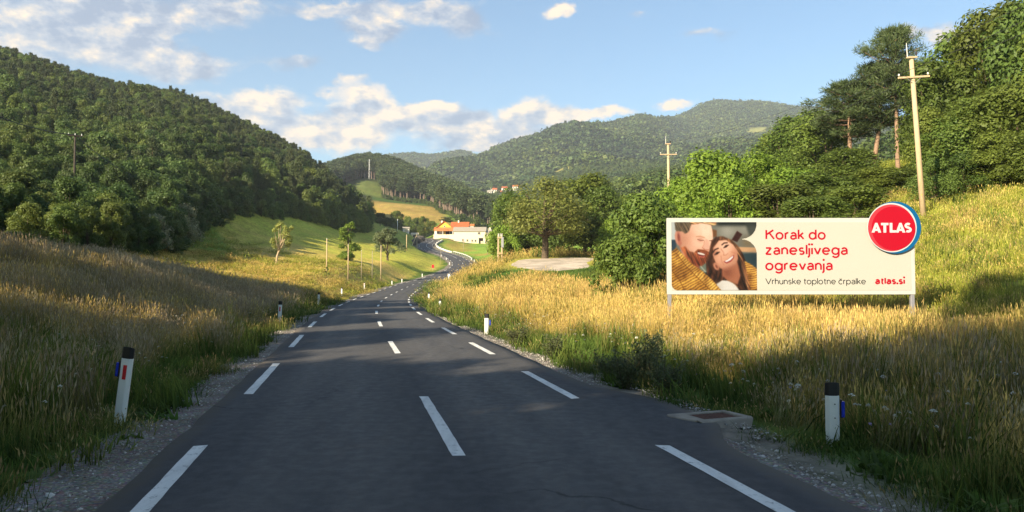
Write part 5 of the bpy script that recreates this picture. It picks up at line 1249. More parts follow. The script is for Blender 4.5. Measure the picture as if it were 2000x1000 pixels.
def lattice_mast(px, d, top, label):
    x = x_at(px, d); z = gz(x, d); h = z_at(top, d) - z
    t = empty('lattice_mast', (x, d, z), .4, label, 'pylon', 'pylons on the plantation hill')
    w0, w1 = .55, .15
    def cor(f, i):
        w = w0 * (1 - f) + w1 * f; return Vector(((-1, 1, 1, -1)[i] * w, (-1, -1, 1, 1)[i] * w, h * f))
    for i in range(4): MB().tube([cor(0, i), cor(1, i)], .055, 4).build('leg', M_STEEL, t)
    mb = MB(); n = 9
    for k in range(n):
        for i in range(4): mb.tube([cor(k / n, i), cor((k + 1) / n, (i + 1) % 4)], .035, 3)
    mb.build('bracing', M_STEEL, t)
    mb = MB(); mb.box((0, 0, h * .93), (3.4, .12, .12)); mb.build('crossarm', M_STEEL, t)
lattice_mast(720, 640, 311, 'tall pale pylon standing on the clearing in front of the plantation hill')
lattice_mast(716, 660, 355, 'shorter pylon beside the tall one on the clearing')

# ------------------------------------------------------------------ the farm
M_CREAM = simple_mat('cream_render', (.72, .60, .42), .9, .1, vary=.07, scale=.6)
M_YWALL = simple_mat('yellow_render', (.78, .50, .07), .9, .1, vary=.06, scale=.6)
M_WHITEW = simple_mat('white_render', (.72, .68, .58), .9, .1, vary=.06, scale=.6)
def tile_mat(name, a, b):
    m, t, out = new_mat(name)
    pos = t.new('ShaderNodeTexCoord').outputs['Object']
    n = t.noise(pos, 1.2, 5, .6); w = t.new('ShaderNodeTexWave'); t.l.new(pos, w.inputs['Vector']); w.inputs['Scale'].default_value = 1.6; w.bands_direction = 'X'
    principled(t, out, t.mix(n, a, b), .85, .15, 0, w.outputs['Fac'], .06, .8)
    return m
M_RTILE = tile_mat('red_roof_tiles', (.36, .095, .035), (.50, .16, .06)); M_GTILE = tile_mat('grey_roof_sheet', (.30, .27, .22), (.40, .36, .29))
M_OTILE = tile_mat('orange_roof_tiles', (.46, .15, .05), (.58, .22, .08))
M_GLASS = simple_mat('dark_window', (.03, .035, .04), .15, .5); M_DOORDARK = simple_mat('dark_doorway', (.02, .018, .016), .9, .1); M_FRAME = simple_mat('window_frame', (.55, .45, .32), .6, .3)
def wall_box(name, mat, par, x0, x1, y0, y1, z0, z1):
    mb = MB(); mb.box(((x0 + x1) / 2, (y0 + y1) / 2, (z0 + z1) / 2), (x1 - x0, y1 - y0, z1 - z0)); return mb.build(name, mat, par)
def window(par, x, y, z, w, h, glass=M_GLASS):
    mb = MB()
    for dx in (-1, 1): mb.box((x + dx * (w / 2 + .06), y - .06, z), (.12, .12, h + .24))
    for dz in (-1, 1): mb.box((x, y - .06, z + dz * (h / 2 + .06)), (w, .12, .12))
    f = mb.build('window', M_FRAME, par)
    mb = MB(); mb.box((x, y - .02, z), (w, .05, h)); mb.build('pane', glass, f)
    mb = MB(); mb.box((x, y - .10, z - h / 2 - .16), (w + .4, .22, .07)); mb.build('sill', M_FRAME, f)
    return f
def gable_roof(name, mat, par, x0, x1, y0, y1, ze, zr, along='x', th=.22, ov=.5):
    """two sloping slabs; the ridge runs along the given axis"""
    mb = MB()
    if along == 'x':
        ym = (y0 + y1) / 2
        prof = [(y0 - ov, ze - ov * (zr - ze) / (ym - y0)), (ym, zr), (y1 + ov, ze - ov * (zr - ze) / (ym - y0)), (y1 + ov, ze + th - ov * (zr - ze) / (ym - y0)), (ym, zr + th), (y0 - ov, ze + th - ov * (zr - ze) / (ym - y0))]
        mb.prism(prof, (0, 1, 0), (0, 0, 1), (1, 0, 0), x1 - x0 + 2 * ov, (x0 - ov, 0, 0))
    else:
        xm = (x0 + x1) / 2; s = (zr - ze) / (xm - x0)
        prof = [(x0 - ov, ze - ov * s), (xm, zr), (x1 + ov, ze - ov * s), (x1 + ov, ze + th - ov * s), (xm, zr + th), (x0 - ov, ze + th - ov * s)]
        mb.prism(prof, (1, 0, 0), (0, 0, 1), (0, 1, 0), y1 - y0 + 2 * ov, (0, y0 - ov, 0))
    return mb.build(name, mat, par)
def farm():
    # --- barn: long cream building, its long wall to the road
    d = 322.0; k = d / F_PX; P = lambda px: x_at(px, d); Zf = lambda py: z_at(py, d)
    xb0, xb1, xb2 = P(886), P(948), P(959)
    zb = Zf(480); ze = Zf(451.5); zr = Zf(443)
    t = empty('barn', (xb0, d, zb), 0, 'long cream-walled barn with a grey roof and a dark open doorway', 'barn')
    Lb = xb1 - xb0; L2 = xb2 - xb0; h = ze - zb; dep = 9.0
    wall_box('wall', M_CREAM, t, 0, Lb, 0, dep, -3, h)
    gable_roof('roof', M_GTILE, t, 0, Lb, 0, dep, h, zr - zb, 'x', .25, .35)
    mb = MB(); mb.prism([(0, h), (dep, h), (dep / 2, zr - zb)], (0, 1, 0), (0, 0, 1), (1, 0, 0), .2, (.0, 0, 0)); mb.build('gable_end', M_CREAM, t)
    h2 = Zf(455) - zb
    wall_box('annex_wall', M_CREAM, t, Lb + .003, L2, .5, dep - 1, -3, h2)
    gable_roof('annex_roof', M_GTILE, t, Lb, L2, .5, dep - 1, h2, Zf(446) - zb, 'x', .22, .25)
    mb = MB(); mb.box((L2 - .6, 3.5, Zf(447) - zb), (.7, .7, 1.6)); mb.build('chimney', M_CREAM, t)
    X = lambda px: P(px) - xb0; Q = lambda py: Zf(py) - zb
    # doorway with recess frame
    mb = MB(); mb.box(((X(935) + X(943.5)) / 2, -.02, (Q(476) + Q(465)) / 2), (X(943.5) - X(935), .06, Q(465) - Q(476))); dr = mb.build('doorway', M_DOORDARK, t)
    mb = MB(); mb.box(((X(935) + X(943.5)) / 2, -.08, Q(465) + .12), (X(943.5) - X(935) + .5, .16, .24)); mb.build('lintel', M_FRAME, dr)
    mb = MB(); mb.box((X(941), -.10, (Q(476) + Q(471)) / 2), (1.0, .16, Q(471) - Q(476))); mb.build('door_leaf', M_FRAME, dr)
    window(t, X(935.5), 0, Q(455.5), .85, .75); window(t, X(951), .5, Q(457.5), .6, .5)
    for px in (904, 912.5, 922, 928.5): window(t, X(px), 0, Q(469.3 + (px - 912) * .06), .55 if px < 930 else .35, .8, M_GLASS)
    window(t, X(949), .5, Q(472), .5, .6)
    # --- farmhouse with the yellow gable
    d = 336.0; P2 = lambda px: x_at(px, d); Z2 = lambda py: z_at(py, d)
    x0, x1 = P2(849), P2(885.5); zb = Z2(460); W = x1 - x0
    t = empty('farmhouse', (x0, d, zb), 0, 'farmhouse with a bright yellow gable, red roof and orange porch roof', 'house')
    ze = Z2(447) - zb; zr = Z2(432.5) - zb
    wall_box('wall', M_WHITEW, t, 0, W, 0, 11, -4, ze)
    mb = MB(); mb.prism([(0, ze), (W, ze), (W / 2 + .3, zr)], (1, 0, 0), (0, 0, 1), (0, 1, 0), 11, (0, .01, 0)); mb.build('gable', M_YWALL, t)
    gable_roof('roof', M_RTILE, t, 0, W, 0, 11, ze, zr, 'y', .25, .6)
    mb = MB(); mb.prism([(-2.2, Z2(451.8) - zb), (.06, Z2(444.6) - zb), (.06, Z2(444.6) - zb + .22), (-2.2, Z2(451.8) - zb + .2)], (0, 1, 0), (0, 0, 1), (1, 0, 0), W + .4, (-.2, 0, 0)); mb.build('porch_roof', M_OTILE, t)
    wall_box('yellow_panel', M_YWALL, t, W * .48, W * .60, -.06, -.01, Z2(458) - zb, Z2(451.5) - zb)
    mb = MB(); mb.box((W * .68, -.03, Z2(455.5) - zb), (1.7, .08, Z2(451.5) - Z2(459))); mb.build('door', M_DOORDARK, t)
    window(t, W * .88, 0, Z2(454.6) - zb, 1.1, 1.3); window(t, W * .16, 0, Z2(454.8) - zb, .8, 1.0); window(t, W * .52, .01, Z2(442) - zb, .5, .6)
    for f in (.02, .45, .98):
        mb = MB(); mb.tube([(W * f, -2.0, -.5), (W * f, -2.0, Z2(452) - zb)], .12, 6); mb.build('porch_post', M_WHITEW, t)
    mb = MB(); mb.box((W * .35, 3, zr - .2), (.7, .7, 1.5)); mb.build('chimney', M_WHITEW, t)
    wl = empty('terrace_wall', (x0, d - 5, Z2(462)), 0, 'low pale terrace wall in front of the farmhouse', 'wall')
    mb = MB(); mb.box((W * .55, 0, -.8), (W * 1.1, .35, 2.6)); mb.build('masonry', M_CREAM, wl); mb = MB(); mb.box((W * .55, 0, .55), (W * 1.14, .5, .12)); mb.build('coping', M_WHITEW, wl)
    # --- rear wing, red roof over the barn ridge
    d = 350.0; P3 = lambda px: x_at(px, d); Z3 = lambda py: z_at(py, d)
    x0, x1, x2 = P3(881), P3(914), P3(925); zb = Z3(455)
    t = empty('rear_house', (x0, d, zb), 0, 'red-roofed house showing above the grey barn roof', 'house')
    ze = Z3(442.5) - zb; zr = Z3(433) - zb
    wall_box('wall', M_WHITEW, t, 0, x1 - x0, 0, 9, -4, ze)
    gable_roof('roof', M_RTILE, t, 0, x1 - x0, 0, 9, ze, zr, 'x', .25, .4)
    wall_box('annex_wall', M_WHITEW, t, x1 - x0 + .4, x2 - x0, 1, 6, -4, Z3(442) - zb)
    gable_roof('annex_roof', M_OTILE, t, x1 - x0 + .6, x2 - x0, 1, 6, Z3(441) - zb, Z3(437) - zb, 'x', .2, .2)
    mb = MB(); mb.box((3.2, 4, zr + .3), (.6, .6, 1.3)); mb.build('chimney', M_WHITEW, t)
    # --- little sheds on the bank
    for px, dd, w, hh, mw, lab in [(793, 318, 2.6, 2.4, M_WHITEW, 'small white shed on the meadow bank beside the bushes'), (810, 322, 3.0, 2.4, M_CREAM, 'small open cream shed with a dark front on the meadow bank')]:
        x = x_at(px, dd); z = gz(x, dd)
        t = empty('shed', (x, dd, z), .2, lab, 'shed')
        wall_box('wall', mw, t, -w / 2, w / 2, 0, 2.5, -1, hh * .75); gable_roof('roof', M_GTILE if px < 800 else M_CREAM, t, -w / 2, w / 2, 0, 2.5, hh * .75, hh, 'x', .1, .25)
        mb = MB(); mb.box((0, -.03, hh * .3), (w * .5, .06, hh * .55)); mb.build('door', M_DOORDARK if px > 800 else M_FRAME, t)
farm()

def barrier():
    t = empty('crash_barrier', (0, 0, 0), 0, 'pale steel crash barrier along the outer side of the tight road bend', 'crash barrier')
    ys = np.linspace(213, 247, 34); P = road_pt(ys, np.full(34, 3.7)); P[:, 2] = road_z(ys)
    prof = [(0, .45), (.06, .50), (.0, .56), (.0, .60), (.06, .66), (0, .72)]
    nx, ny = road_nrm(ys)
    V = np.stack([P + np.stack([nx * -a, ny * -a, 0 * nx + b], -1) for a, b in prof], 1).reshape(-1, 3); k = len(prof)
    i = np.arange(33)[:, None] * k + np.arange(k - 1)[None]
    link('rail', np_mesh('rail', V, np.stack([i, i + 1, i + k + 1, i + k], -1).reshape(-1, 4), M_CERAMIC), t)
    for q in range(0, 34, 3):
        mb = MB(); mb.box((P[q][0] + .12, P[q][1], P[q][2] + .2), (.12, .08, 1.0)); mb.build('post', M_STEEL, t)
barrier()
def kerb_wall():
    t = empty('kerb_wall', (0, 0, 0), 0, 'low white kerb wall along the outer edge of the upper road bends', 'wall')
    ys = np.linspace(250, 312, 44); A = road_pt(ys, np.full(44, 3.55)); B = road_pt(ys, np.full(44, 3.95))
    mb = MB(); vs = []
    for a, b in zip(A, B):
        z = a[2]; vs += [(a[0], a[1], z - .6), (a[0], a[1], z + .5), (b[0], b[1], z + .5), (b[0], b[1], z - .8)]
    fs = [(4 * i + j, 4 * i + (j + 1) % 4, 4 * i + 4 + (j + 1) % 4, 4 * i + 4 + j) for i in range(43) for j in range(4)] + [(0, 1, 2, 3), (172, 173, 174, 175)]
    mb.add(vs, fs); mb.build('masonry', M_WHITEW, t)
kerb_wall()
def rocks():
    rng = np.random.default_rng(61)
    t = empty('rock_face', (0, 0, 0), 0, 'dark rocky cutting on the inner side of the upper road bend', 'rocks')
    M_ROCK = simple_mat('dark_rock', (.085, .075, .065), .95, .1, vary=.4, scale=1.5, bump=.1)
    for k in range(16):
        y = 278 + 48 * rng.random(); p = road_pt(np.array([y]), np.array([-4.3 - 1.8 * rng.random()]))[0]
        bm = bmesh.new(); bmesh.ops.create_icosphere(bm, subdivisions=2, radius=1)
        s = .8 + .9 * rng.random()
        for v in bm.verts: v.co = v.co * s * (.75 + .45 * rng.random()); v.co.z *= .9
        me = bpy.data.meshes.new('boulder'); bm.to_mesh(me); bm.free(); me.materials.append(M_ROCK)
        link('boulder', me, t, (p[0], p[1], p[2] + .5))
rocks()
def signs():
    y = 146.0; x = x_at(877, y); z = gz(x, y); h = z_at(538, y) - z
    t = empty('road_sign', (x, y, z), 0, 'small round white road sign seen beside the bend', 'road sign')
    MB().tube([(0, 0, -.3), (0, 0, max(.6, h) + .1)], .05, 6).build('pole', M_STEEL, t)
    mb = MB(); mb.tube([(0, -.06, max(.6, h)), (0, -.09, max(.6, h))], .26, 16); mb.build('disc', M_WHITEREF, t)
    d = 178.0; x = x_at(845.5, d); z = gz(x, d)
    t = empty('warning_board', (x, d, z), .1, 'small red board standing in the meadow inside the bend', 'sign')
    mb = MB(); mb.box((0, 0, .95), (.55, .06, .75)); mb.build('board', M_REDREF, t)
    MB().tube([(0, .06, -.2), (0, .06, .9)], .05, 6).build('stake', M_POLE, t)
signs()
def town():
    rng = np.random.default_rng(71)
    spots = [(956, 985, 6), (966, 1000, 6), (986, 1010, 7), (994, 960, 7), (1006, 1005, 7), (976, 950, 6), (989, 940, 7), (962, 1040, 6), (1000, 1050, 7),
             (920, 1640, 8), (924, 1650, 6), (915, 1630, 7), (929, 1625, 5), (895, 1550, 6)]
    for k, (px, d, w) in enumerate(spots):
        x = x_at(px, d); z = gz(x, d) + (2 if d > 1200 else 3.5); hh = (3.5 if d < 1200 else (14 if k in (10,) else 7)); a = (rng.random() - .5) * .6
        far = d > 1200
        t = empty('mountain_house' if far else 'village_house', (x, d, z), a, 'tiny white building high on the mountain shoulder' if far else 'tiny pale house with red roof in the distant village', 'house', 'white buildings on the mountain shoulder' if far else 'houses of the distant village')
        wall_box('wall', M_WHITEW, t, -w / 2, w / 2, 0, 8, -9, hh)
        if k != 10: gable_roof('roof', M_RTILE if k % 3 else M_GTILE, t, -w / 2, w / 2, 0, 8, hh, hh + 2.2, 'x', .3, .5)
        for q in (-.25, .25): window(t, w * q, 0, hh * .55, 1.2, 1.6)
town()

# ------------------------------------------------------------------ the billboard
def srgb(r, g, b):
    return tuple((c / 255 / 12.92) if c / 255 <= .04045 else ((c / 255 + .055) / 1.055) ** 2.4 for c in (r, g, b))
PRINT = np.array((.39, .42, .49))          # print colours scaled darker and cooler to balance exposure and warm sunlight
def print_mat(name, rgb, rough=.5):
    return simple_mat(name, tuple(float(c) for c in np.array(srgb(*rgb)) * PRINT), rough, .25, vary=.02, scale=2)
BB_Y = 25.0
BB_K = 8.35 / 1790.0
def bx(X): return (X - 87) * BB_K
def bz(Y): return (723 - Y) * BB_K
M_BORDER = print_mat('board_border', (255, 248, 226)); M_PANEL = print_mat('board_cream', (246, 236, 209))
M_RED = print_mat('red_print', (228, 0, 40)); M_RED2 = print_mat('light_red_print', (240, 72, 80)); M_BLUE = print_mat('blue_print', (0, 118, 170)); M_INK = print_mat('black_print', (24, 26, 24)); M_WHITEP = print_mat('white_print', (255, 252, 240))
M_LEG = simple_mat('grey_painted_steel', (.22, .22, .24), .5, .4, .2)
def glyph_strokes(ch, xh):
    """centre lines of a plain geometric sans, capital height 1, small-letter height xh; returns strokes and width"""
    r = xh / 2
    def arc(cx, cy, a0, a1, rx, ry=None, n=20):
        ry = rx if ry is None else ry
        return [(cx + rx * math.cos(R(a0 + (a1 - a0) * k / n)), cy + ry * math.sin(R(a0 + (a1 - a0) * k / n))) for k in range(n + 1)]
    bowl = arc(r, r, 0, 360, r, r, 32)
    D = 1.04
    if ch == 'o': return [bowl], xh
    if ch == 'd': return [bowl, [(xh, 0), (xh, D)]], xh
    if ch == 'p': return [bowl, [(0, xh), (0, -.30)]], xh
    if ch == 'g': return [bowl, [(xh, xh), (xh, -.04)] + arc(r, -.04, 0, -150, r, .25)], xh
    if ch == 'a': return [[(xh * .80, 0), (xh * .80, xh * .62)] + arc(xh * .42, xh * .62, 0, 150, xh * .38, xh * .38), arc(xh * .36, xh * .27, 60, 330, xh * .34, xh * .27) , [(xh * .40, xh * .55), (xh * .80, xh * .55)], arc(xh * .36, xh * .27, 330, 345, xh * .44, xh * .27)], xh * .80
    if ch == 'e': return [[(.02, r), (xh, r)], arc(r, r, 0, 318, r, r, 28)], xh
    if ch in 'c\u010d':
        q = [arc(r, r, 48, 312, r, r, 24)]
        if ch != 'c': q.append([(r - .17, xh + .34), (r, xh + .17), (r + .17, xh + .34)])
        return q, xh * .88
    if ch == 'n': return [[(0, 0), (0, xh)], [(0, 0), (0, xh * .56)] + arc(xh * .40, xh * .56, 180, 0, xh * .40, xh * .44) + [(xh * .80, 0)]], xh * .80
    if ch == 'h': return [[(0, 0), (0, D)], arc(xh * .40, xh * .56, 180, 0, xh * .40, xh * .44) + [(xh * .80, 0)]], xh * .80
    if ch == 'u': return [[(0, xh), (0, xh * .42)] + arc(xh * .40, xh * .42, 180, 360, xh * .40, xh * .42) + [(xh * .80, xh)], [(xh * .80, 0), (xh * .80, xh)]], xh * .80
    if ch == 'r': return [[(0, 0), (0, xh)], arc(xh * .40, xh * .58, 180, 80, xh * .40, xh * .42)], xh * .48
    if ch == 's': return [arc(xh * .34, xh * .735, 35, 245, xh * .30, xh * .255, 14) + arc(xh * .34, xh * .255, 75, -145, xh * .33, xh * .255, 14)], xh * .68
    if ch == 'z': return [[(.02, xh), (xh * .82, xh)], [(xh * .82, xh), (.02, 0)], [(.02, 0), (xh * .84, 0)]], xh * .84
    if ch == 'v': return [[(0, xh), (xh * .44, 0)], [(xh * .44, 0), (xh * .88, xh)]], xh * .88
    if ch == 'V': return [[(0, 1), (.44, 0)], [(.44, 0), (.88, 1)]], .88
    if ch == 'k': return [[(0, 0), (0, D)], [(.03, xh * .40), (xh * .70, xh)], [(xh * .26, xh * .60), (xh * .78, 0)]], xh * .78
    if ch == 'K': return [[(0, 0), (0, 1)], [(.03, .42), (.64, 1)], [(.24, .62), (.70, 0)]], .70
    if ch == 'l': return [[(0, 0), (0, D)]], 0
    if ch == 't': return [[(xh * .22, 1.0 * .94), (xh * .22, .14)] + arc(xh * .22 + .13, .14, 180, 285, .13, .14, 8), [(0, xh), (xh * .56, xh)]], xh * .52
    if ch == 'i': return [[(0, 0), (0, xh)], 'dot'], 0
    if ch == 'j': return [[(0, xh), (0, -.10)] + arc(-.17, -.10, 0, -80, .17, .17, 8), 'dot'], 0
    if ch == '.': return ['stop'], 0
    return [], .22
def lettering(parent, name, text, X0, X1, base, cap, mat, y, w=.16, xh=.74, gap=.085):
    """a printed line: every stroke a ribbon of the same weight with a film's thickness, fitted between X0 and X1"""
    x = 0.0; S = []; own = []; ends = []
    xh = xh - w                       # centre lines sit half a stroke inside the letter
    for ch in text:
        if ch == ' ': x += .32; continue
        st, wd = glyph_strokes(ch, xh)
        for q in st:
            if q == 'dot': S.append([(x + .085 * math.cos(R(a)) * w / .13, xh + .34 + .085 * math.sin(R(a)) * w / .13) for a in range(0, 361, 30)] + ['fill'])
            elif q == 'stop': S.append([(x + .085 * math.cos(R(a)) * w / .13, .04 + .085 * math.sin(R(a)) * w / .13) for a in range(0, 361, 30)] + ['fill'])
            else: S.append([(x + a, b) for a, b in q])
        own += [ch] * (len(S) - len(own)); ends.append(len(S))
        x += wd + w + gap * (.62 if ch in 'rtvkKV' else 1.0) * (.85 if ch in 'il' else 1)
    pts = [p for q in S for p in q if p != 'fill']; lo = min(p[0] for p in pts) - w / 2; hi = max(p[0] for p in pts) + w / 2
    sx = (bx(X1) - bx(X0)) / (hi - lo); sz = cap * BB_K / (1 + w * .0)
    V, Fc = [], []; last = None
    def flush():
        me = bpy.data.meshes.new(name); me.from_pydata(V, [], Fc); me.materials.append(mat)
        bm = bmesh.new(); bm.from_mesh(me); bmesh.ops.recalc_face_normals(bm, faces=bm.faces); bm.to_mesh(me); bm.free()
        link(name, me, parent); V.clear(); Fc.clear()
    sc = (1 - w)                     # capitals: centre lines shrink so that the outline has the full cap height
    def put(poly, yy):
        n = len(poly); b = len(V)
        for dy in (0, .0012): V.extend([(bx(X0) + (p[0] - lo) * sx, yy + dy, bz(base) + (p[1] + w / 2) * sz) for p in poly])
        Fc.append(tuple(b + k for k in range(n))); Fc.extend([(b + k, b + (k + 1) % n, b + (k + 1) % n + n, b + k + n) for k in range(n)])
    for k, q in enumerate(S):
        yy = y - .00012 * (k % 5)
        if k in ends and V: flush()
        if q[-1] == 'fill': put(q[:-2], yy); continue
        q = [(a, b * (sc if b > xh + .05 else 1.0)) for a, b in q]
        Lp, Rp = [], []
        closed = math.hypot(q[0][0] - q[-1][0], q[0][1] - q[-1][1]) < 1e-6
        for i, p in enumerate(q):
            a, c = (q[i - 1] if i else (q[-2] if closed else q[0])), (q[i + 1] if i + 1 < len(q) else (q[1] if closed else q[-1]))
            dx, dz = c[0] - a[0], c[1] - a[1]; l = math.hypot(dx, dz) or 1
            Lp.append((p[0] - dz / l * w / 2, p[1] + dx / l * w / 2)); Rp.append((p[0] + dz / l * w / 2, p[1] - dx / l * w / 2))
        if len(q) == 2 and abs(q[0][0] - q[1][0]) < 1e-6 or len(q) == 2 and abs(q[0][1] - q[1][1]) < 1e-6:
            pass
        for i in range(len(q) - 1): put([Lp[i], Lp[i + 1], Rp[i + 1], Rp[i]], yy)
    if V: flush()
def disc(parent, name, cx, cy, r, mat, y0, y1, n=72):
    mb = MB(); vs = []; 
    for yy in (y0, y1): vs += [(bx(cx) + r * BB_K * math.cos(6.28318 * k / n), yy, bz(cy) + r * BB_K * math.sin(6.28318 * k / n)) for k in range(n)]
    mb.add(vs, [tuple(range(n)), tuple(range(2 * n - 1, n - 1, -1))] + [(k, (k + 1) % n, (k + 1) % n + n, k + n) for k in range(n)])
    return mb.build(name, mat, parent)

def block_letters(parent):
    """the heavy geometric capitals on the emblem, each cut out as its own raised letter"""
    w = 19.5
    def A(x): return [[(x, 277), (x + 27, 207), (x + 43, 207), (x + 70, 277), (x + 49, 277), (x + 45, 265), (x + 25, 265), (x + 21, 277)], [(x + 30, 250), (x + 40, 250), (x + 35, 234)]]
    def T(x): return [[(x, 207), (x + 54, 207), (x + 54, 224), (x + 37, 224), (x + 37, 277), (x + 17, 277), (x + 17, 224), (x, 224)], None]
    def L(x): return [[(x, 207), (x + 20, 207), (x + 20, 260), (x + 46, 260), (x + 46, 277), (x, 277)], None]
    def S(x):
        c = []
        for k in range(0, 13):
            a = math.radians(-40 - k * 230 / 12); c.append((x + 26 + 16.5 * math.cos(a), 227 + 12.5 * math.sin(a)))
        for k in range(1, 13):
            a = math.radians(-80 + k * 215 / 12); c.append((x + 27 + 17.5 * math.cos(a), 256 + 12.5 * math.sin(a)))
        return c
    def ribbon(c, ww):
        Lp, Rp = [], []
        for i, p in enumerate(c):
            q0, q1 = c[max(0, i - 1)], c[min(len(c) - 1, i + 1)]; dx, dy = q1[0] - q0[0], q1[1] - q0[1]; l = math.hypot(dx, dy)
            Lp.append((p[0] - dy / l * ww / 2, p[1] + dx / l * ww / 2)); Rp.append((p[0] + dy / l * ww / 2, p[1] - dx / l * ww / 2))
        return Lp, Rp
    def poly_letter(outer, hole):
        bm = bmesh.new()
        def ring(pts): 
            vs = [bm.verts.new((bx(a), -.0945, bz(b))) for a, b in pts]; return [bm.edges.new((vs[i], vs[(i + 1) % len(vs)])) for i in range(len(vs))]
        ed = ring(outer) + (ring(hole) if hole else [])
        bmesh.ops.triangle_fill(bm, use_beauty=True, use_dissolve=False, edges=ed)
        ext = bmesh.ops.extrude_face_region(bm, geom=list(bm.faces))
        for v in ext['geom']:
            if isinstance(v, bmesh.types.BMVert): v.co.y += .0024
        bmesh.ops.recalc_face_normals(bm, faces=bm.faces)
        me = bpy.data.meshes.new('emblem_letter'); bm.to_mesh(me); bm.free(); me.materials.append(M_WHITEP)
        link('emblem_letter', me, parent)
    poly_letter(*A(1555)); poly_letter(*T(1624)); poly_letter(*L(1686)); poly_letter(*A(1729))
    Lp, Rp = ribbon(S(1792), 17.0)
    poly_letter(Lp + Rp[::-1], None)
def paint_couple(W, Hh):
    """the printed picture: a man and a laughing woman wrapped in a mustard blanket, drawn with plain numpy brushes"""
    sx = (990 - 155) / W; sy = (835 - 170) / Hh
    xx, yy = np.meshgrid(155 + (np.arange(W) + .5) * sx, 170 + (np.arange(Hh) + .5) * sy)
    I = np.zeros((Hh, W, 3)); I[:] = (120, 118, 106)
    rng = np.random.default_rng(9)
    def lay(m, c, a=1.0):
        m = (np.clip(m, 0, 1) * a)[..., None]; I[:] = I * (1 - m) + np.asarray(c, float) * m
    def ell(cx, cy, rx, ry, ang=0, soft=.08):
        c, s = math.cos(R(ang)), math.sin(R(ang)); u = ((xx - cx) * c + (yy - cy) * s) / rx; v = (-(xx - cx) * s + (yy - cy) * c) / ry
        return sstep(1 + soft, 1 - soft, np.sqrt(u * u + v * v))
    def poly(pts, soft=5.0):
        inside = np.zeros(xx.shape, bool); dist = np.full(xx.shape, 1e9); n = len(pts)
        for i in range(n):
            (x0, y0), (x1, y1) = pts[i], pts[(i + 1) % n]
            if y0 != y1:
                cr = ((yy < max(y0, y1)) & (yy >= min(y0, y1))) & (xx < (x1 - x0) * (yy - y0) / (y1 - y0) + x0); inside ^= cr
            t = np.clip(((xx - x0) * (x1 - x0) + (yy - y0) * (y1 - y0)) / max(1e-6, (x1 - x0) ** 2 + (y1 - y0) ** 2), 0, 1)
            dist = np.minimum(dist, np.hypot(xx - x0 - t * (x1 - x0), yy - y0 - t * (y1 - y0)))
        return sstep(-soft, soft, np.where(inside, dist, -dist))
    def stroke(pts, w, soft=4.0):
        dist = np.full(xx.shape, 1e9)
        for (x0, y0), (x1, y1) in zip(pts[:-1], pts[1:]):
            t = np.clip(((xx - x0) * (x1 - x0) + (yy - y0) * (y1 - y0)) / max(1e-6, (x1 - x0) ** 2 + (y1 - y0) ** 2), 0, 1)
            dist = np.minimum(dist, np.hypot(xx - x0 - t * (x1 - x0), yy - y0 - t * (y1 - y0)))
        return sstep(w / 2 + soft, w / 2 - soft, dist)
    g = lambda cx, cy, r: np.exp(-((xx - cx) ** 2 + (yy - cy) ** 2) / (2 * r * r))
    def form(m, cx, cy, rx, ry, lx, ly, amt, base=1.0):
        """round a head or body under light from one side"""
        u = np.clip((xx - cx) / rx, -1, 1); v = np.clip((yy - cy) / ry, -1, 1); nz = np.sqrt(np.clip(1 - np.minimum(1, u * u + v * v), 0, 1))
        sh = base + amt * (u * lx + v * ly) + .22 * (nz - .6); k = np.clip(m, 0, 1)[..., None]
        I[:] = I * (1 - k) + np.clip(I * sh[..., None] ** np.array([.85, 1.05, 1.15]), 0, 255) * k
    def strands(m, ang, fine, amt, wob=0.0):
        c, q = math.cos(R(ang)), math.sin(R(ang)); a = (xx * c + yy * q); b = (-xx * q + yy * c) + wob * np.sin(a / 60)
        n = fbm(b / fine, a / (fine * 14), 3) + .6 * fbm(b / (fine * 3) + 9, a / (fine * 30), 2); k = np.clip(m, 0, 1)[..., None]
        I[:] = I * (1 - k) + np.clip(I * (1 + amt * n)[..., None], 0, 255) * k
    # kitchen behind
    lay(sstep(600, 990, xx) * sstep(330, 250, yy), (150, 146, 132)); lay(g(700, 260, 60), (176, 170, 154), .7)
    lay(sstep(230, 175, yy) * sstep(560, 640, xx), (38, 42, 38)); lay(poly([(880, 170), (1000, 170), (1000, 320), (930, 330), (900, 250)], 20), (62, 66, 60), .8)
    lay(poly([(745, 345), (800, 255), (850, 290), (800, 365)], 6), (66, 34, 26)); lay(g(900, 370, 40), (128, 112, 84), .8)
    lay(poly([(800, 412), (1000, 420), (1000, 470), (800, 455)], 6), (206, 160, 118)); lay(sstep(465, 485, yy) * sstep(780, 830, xx), (58, 74, 76)); lay(g(960, 520, 40), (44, 62, 66), .8)
    lay(sstep(215, 190, xx) * (yy < 345), (188, 190, 182)); lay(sstep(215, 190, xx) * sstep(335, 350, yy), (56, 74, 84)); lay(poly([(555, 240), (600, 250), (600, 310), (560, 320)], 6), (120, 84, 52))
    # man: neck, head, light from the upper right
    skin = (214, 160, 132); dk = (150, 92, 70)
    lay(poly([(250, 480), (440, 560), (450, 660), (300, 600)], 10), (140, 86, 64))
    lay(poly([(430, 590), (505, 575), (530, 640), (520, 690), (430, 640)], 5), (112, 120, 106)); lay(stroke([(440, 600), (500, 670), (515, 640)], 10), (168, 170, 150)); lay(poly([(470, 665), (560, 640), (600, 760), (540, 740)], 6), (30, 48, 52))
    head = poly([(212, 262), (240, 215), (330, 185), (470, 180), (545, 200), (560, 270), (562, 330), (556, 385), (535, 430), (520, 500), (495, 560), (440, 592), (385, 588), (310, 540), (255, 470), (225, 380)], 5)
    lay(head, skin); lay(head * g(470, 240, 80), (228, 180, 152), .6); lay(head * g(300, 330, 70), (186, 128, 102), .6); lay(head * g(400, 370, 45), (226, 168, 140), .7)
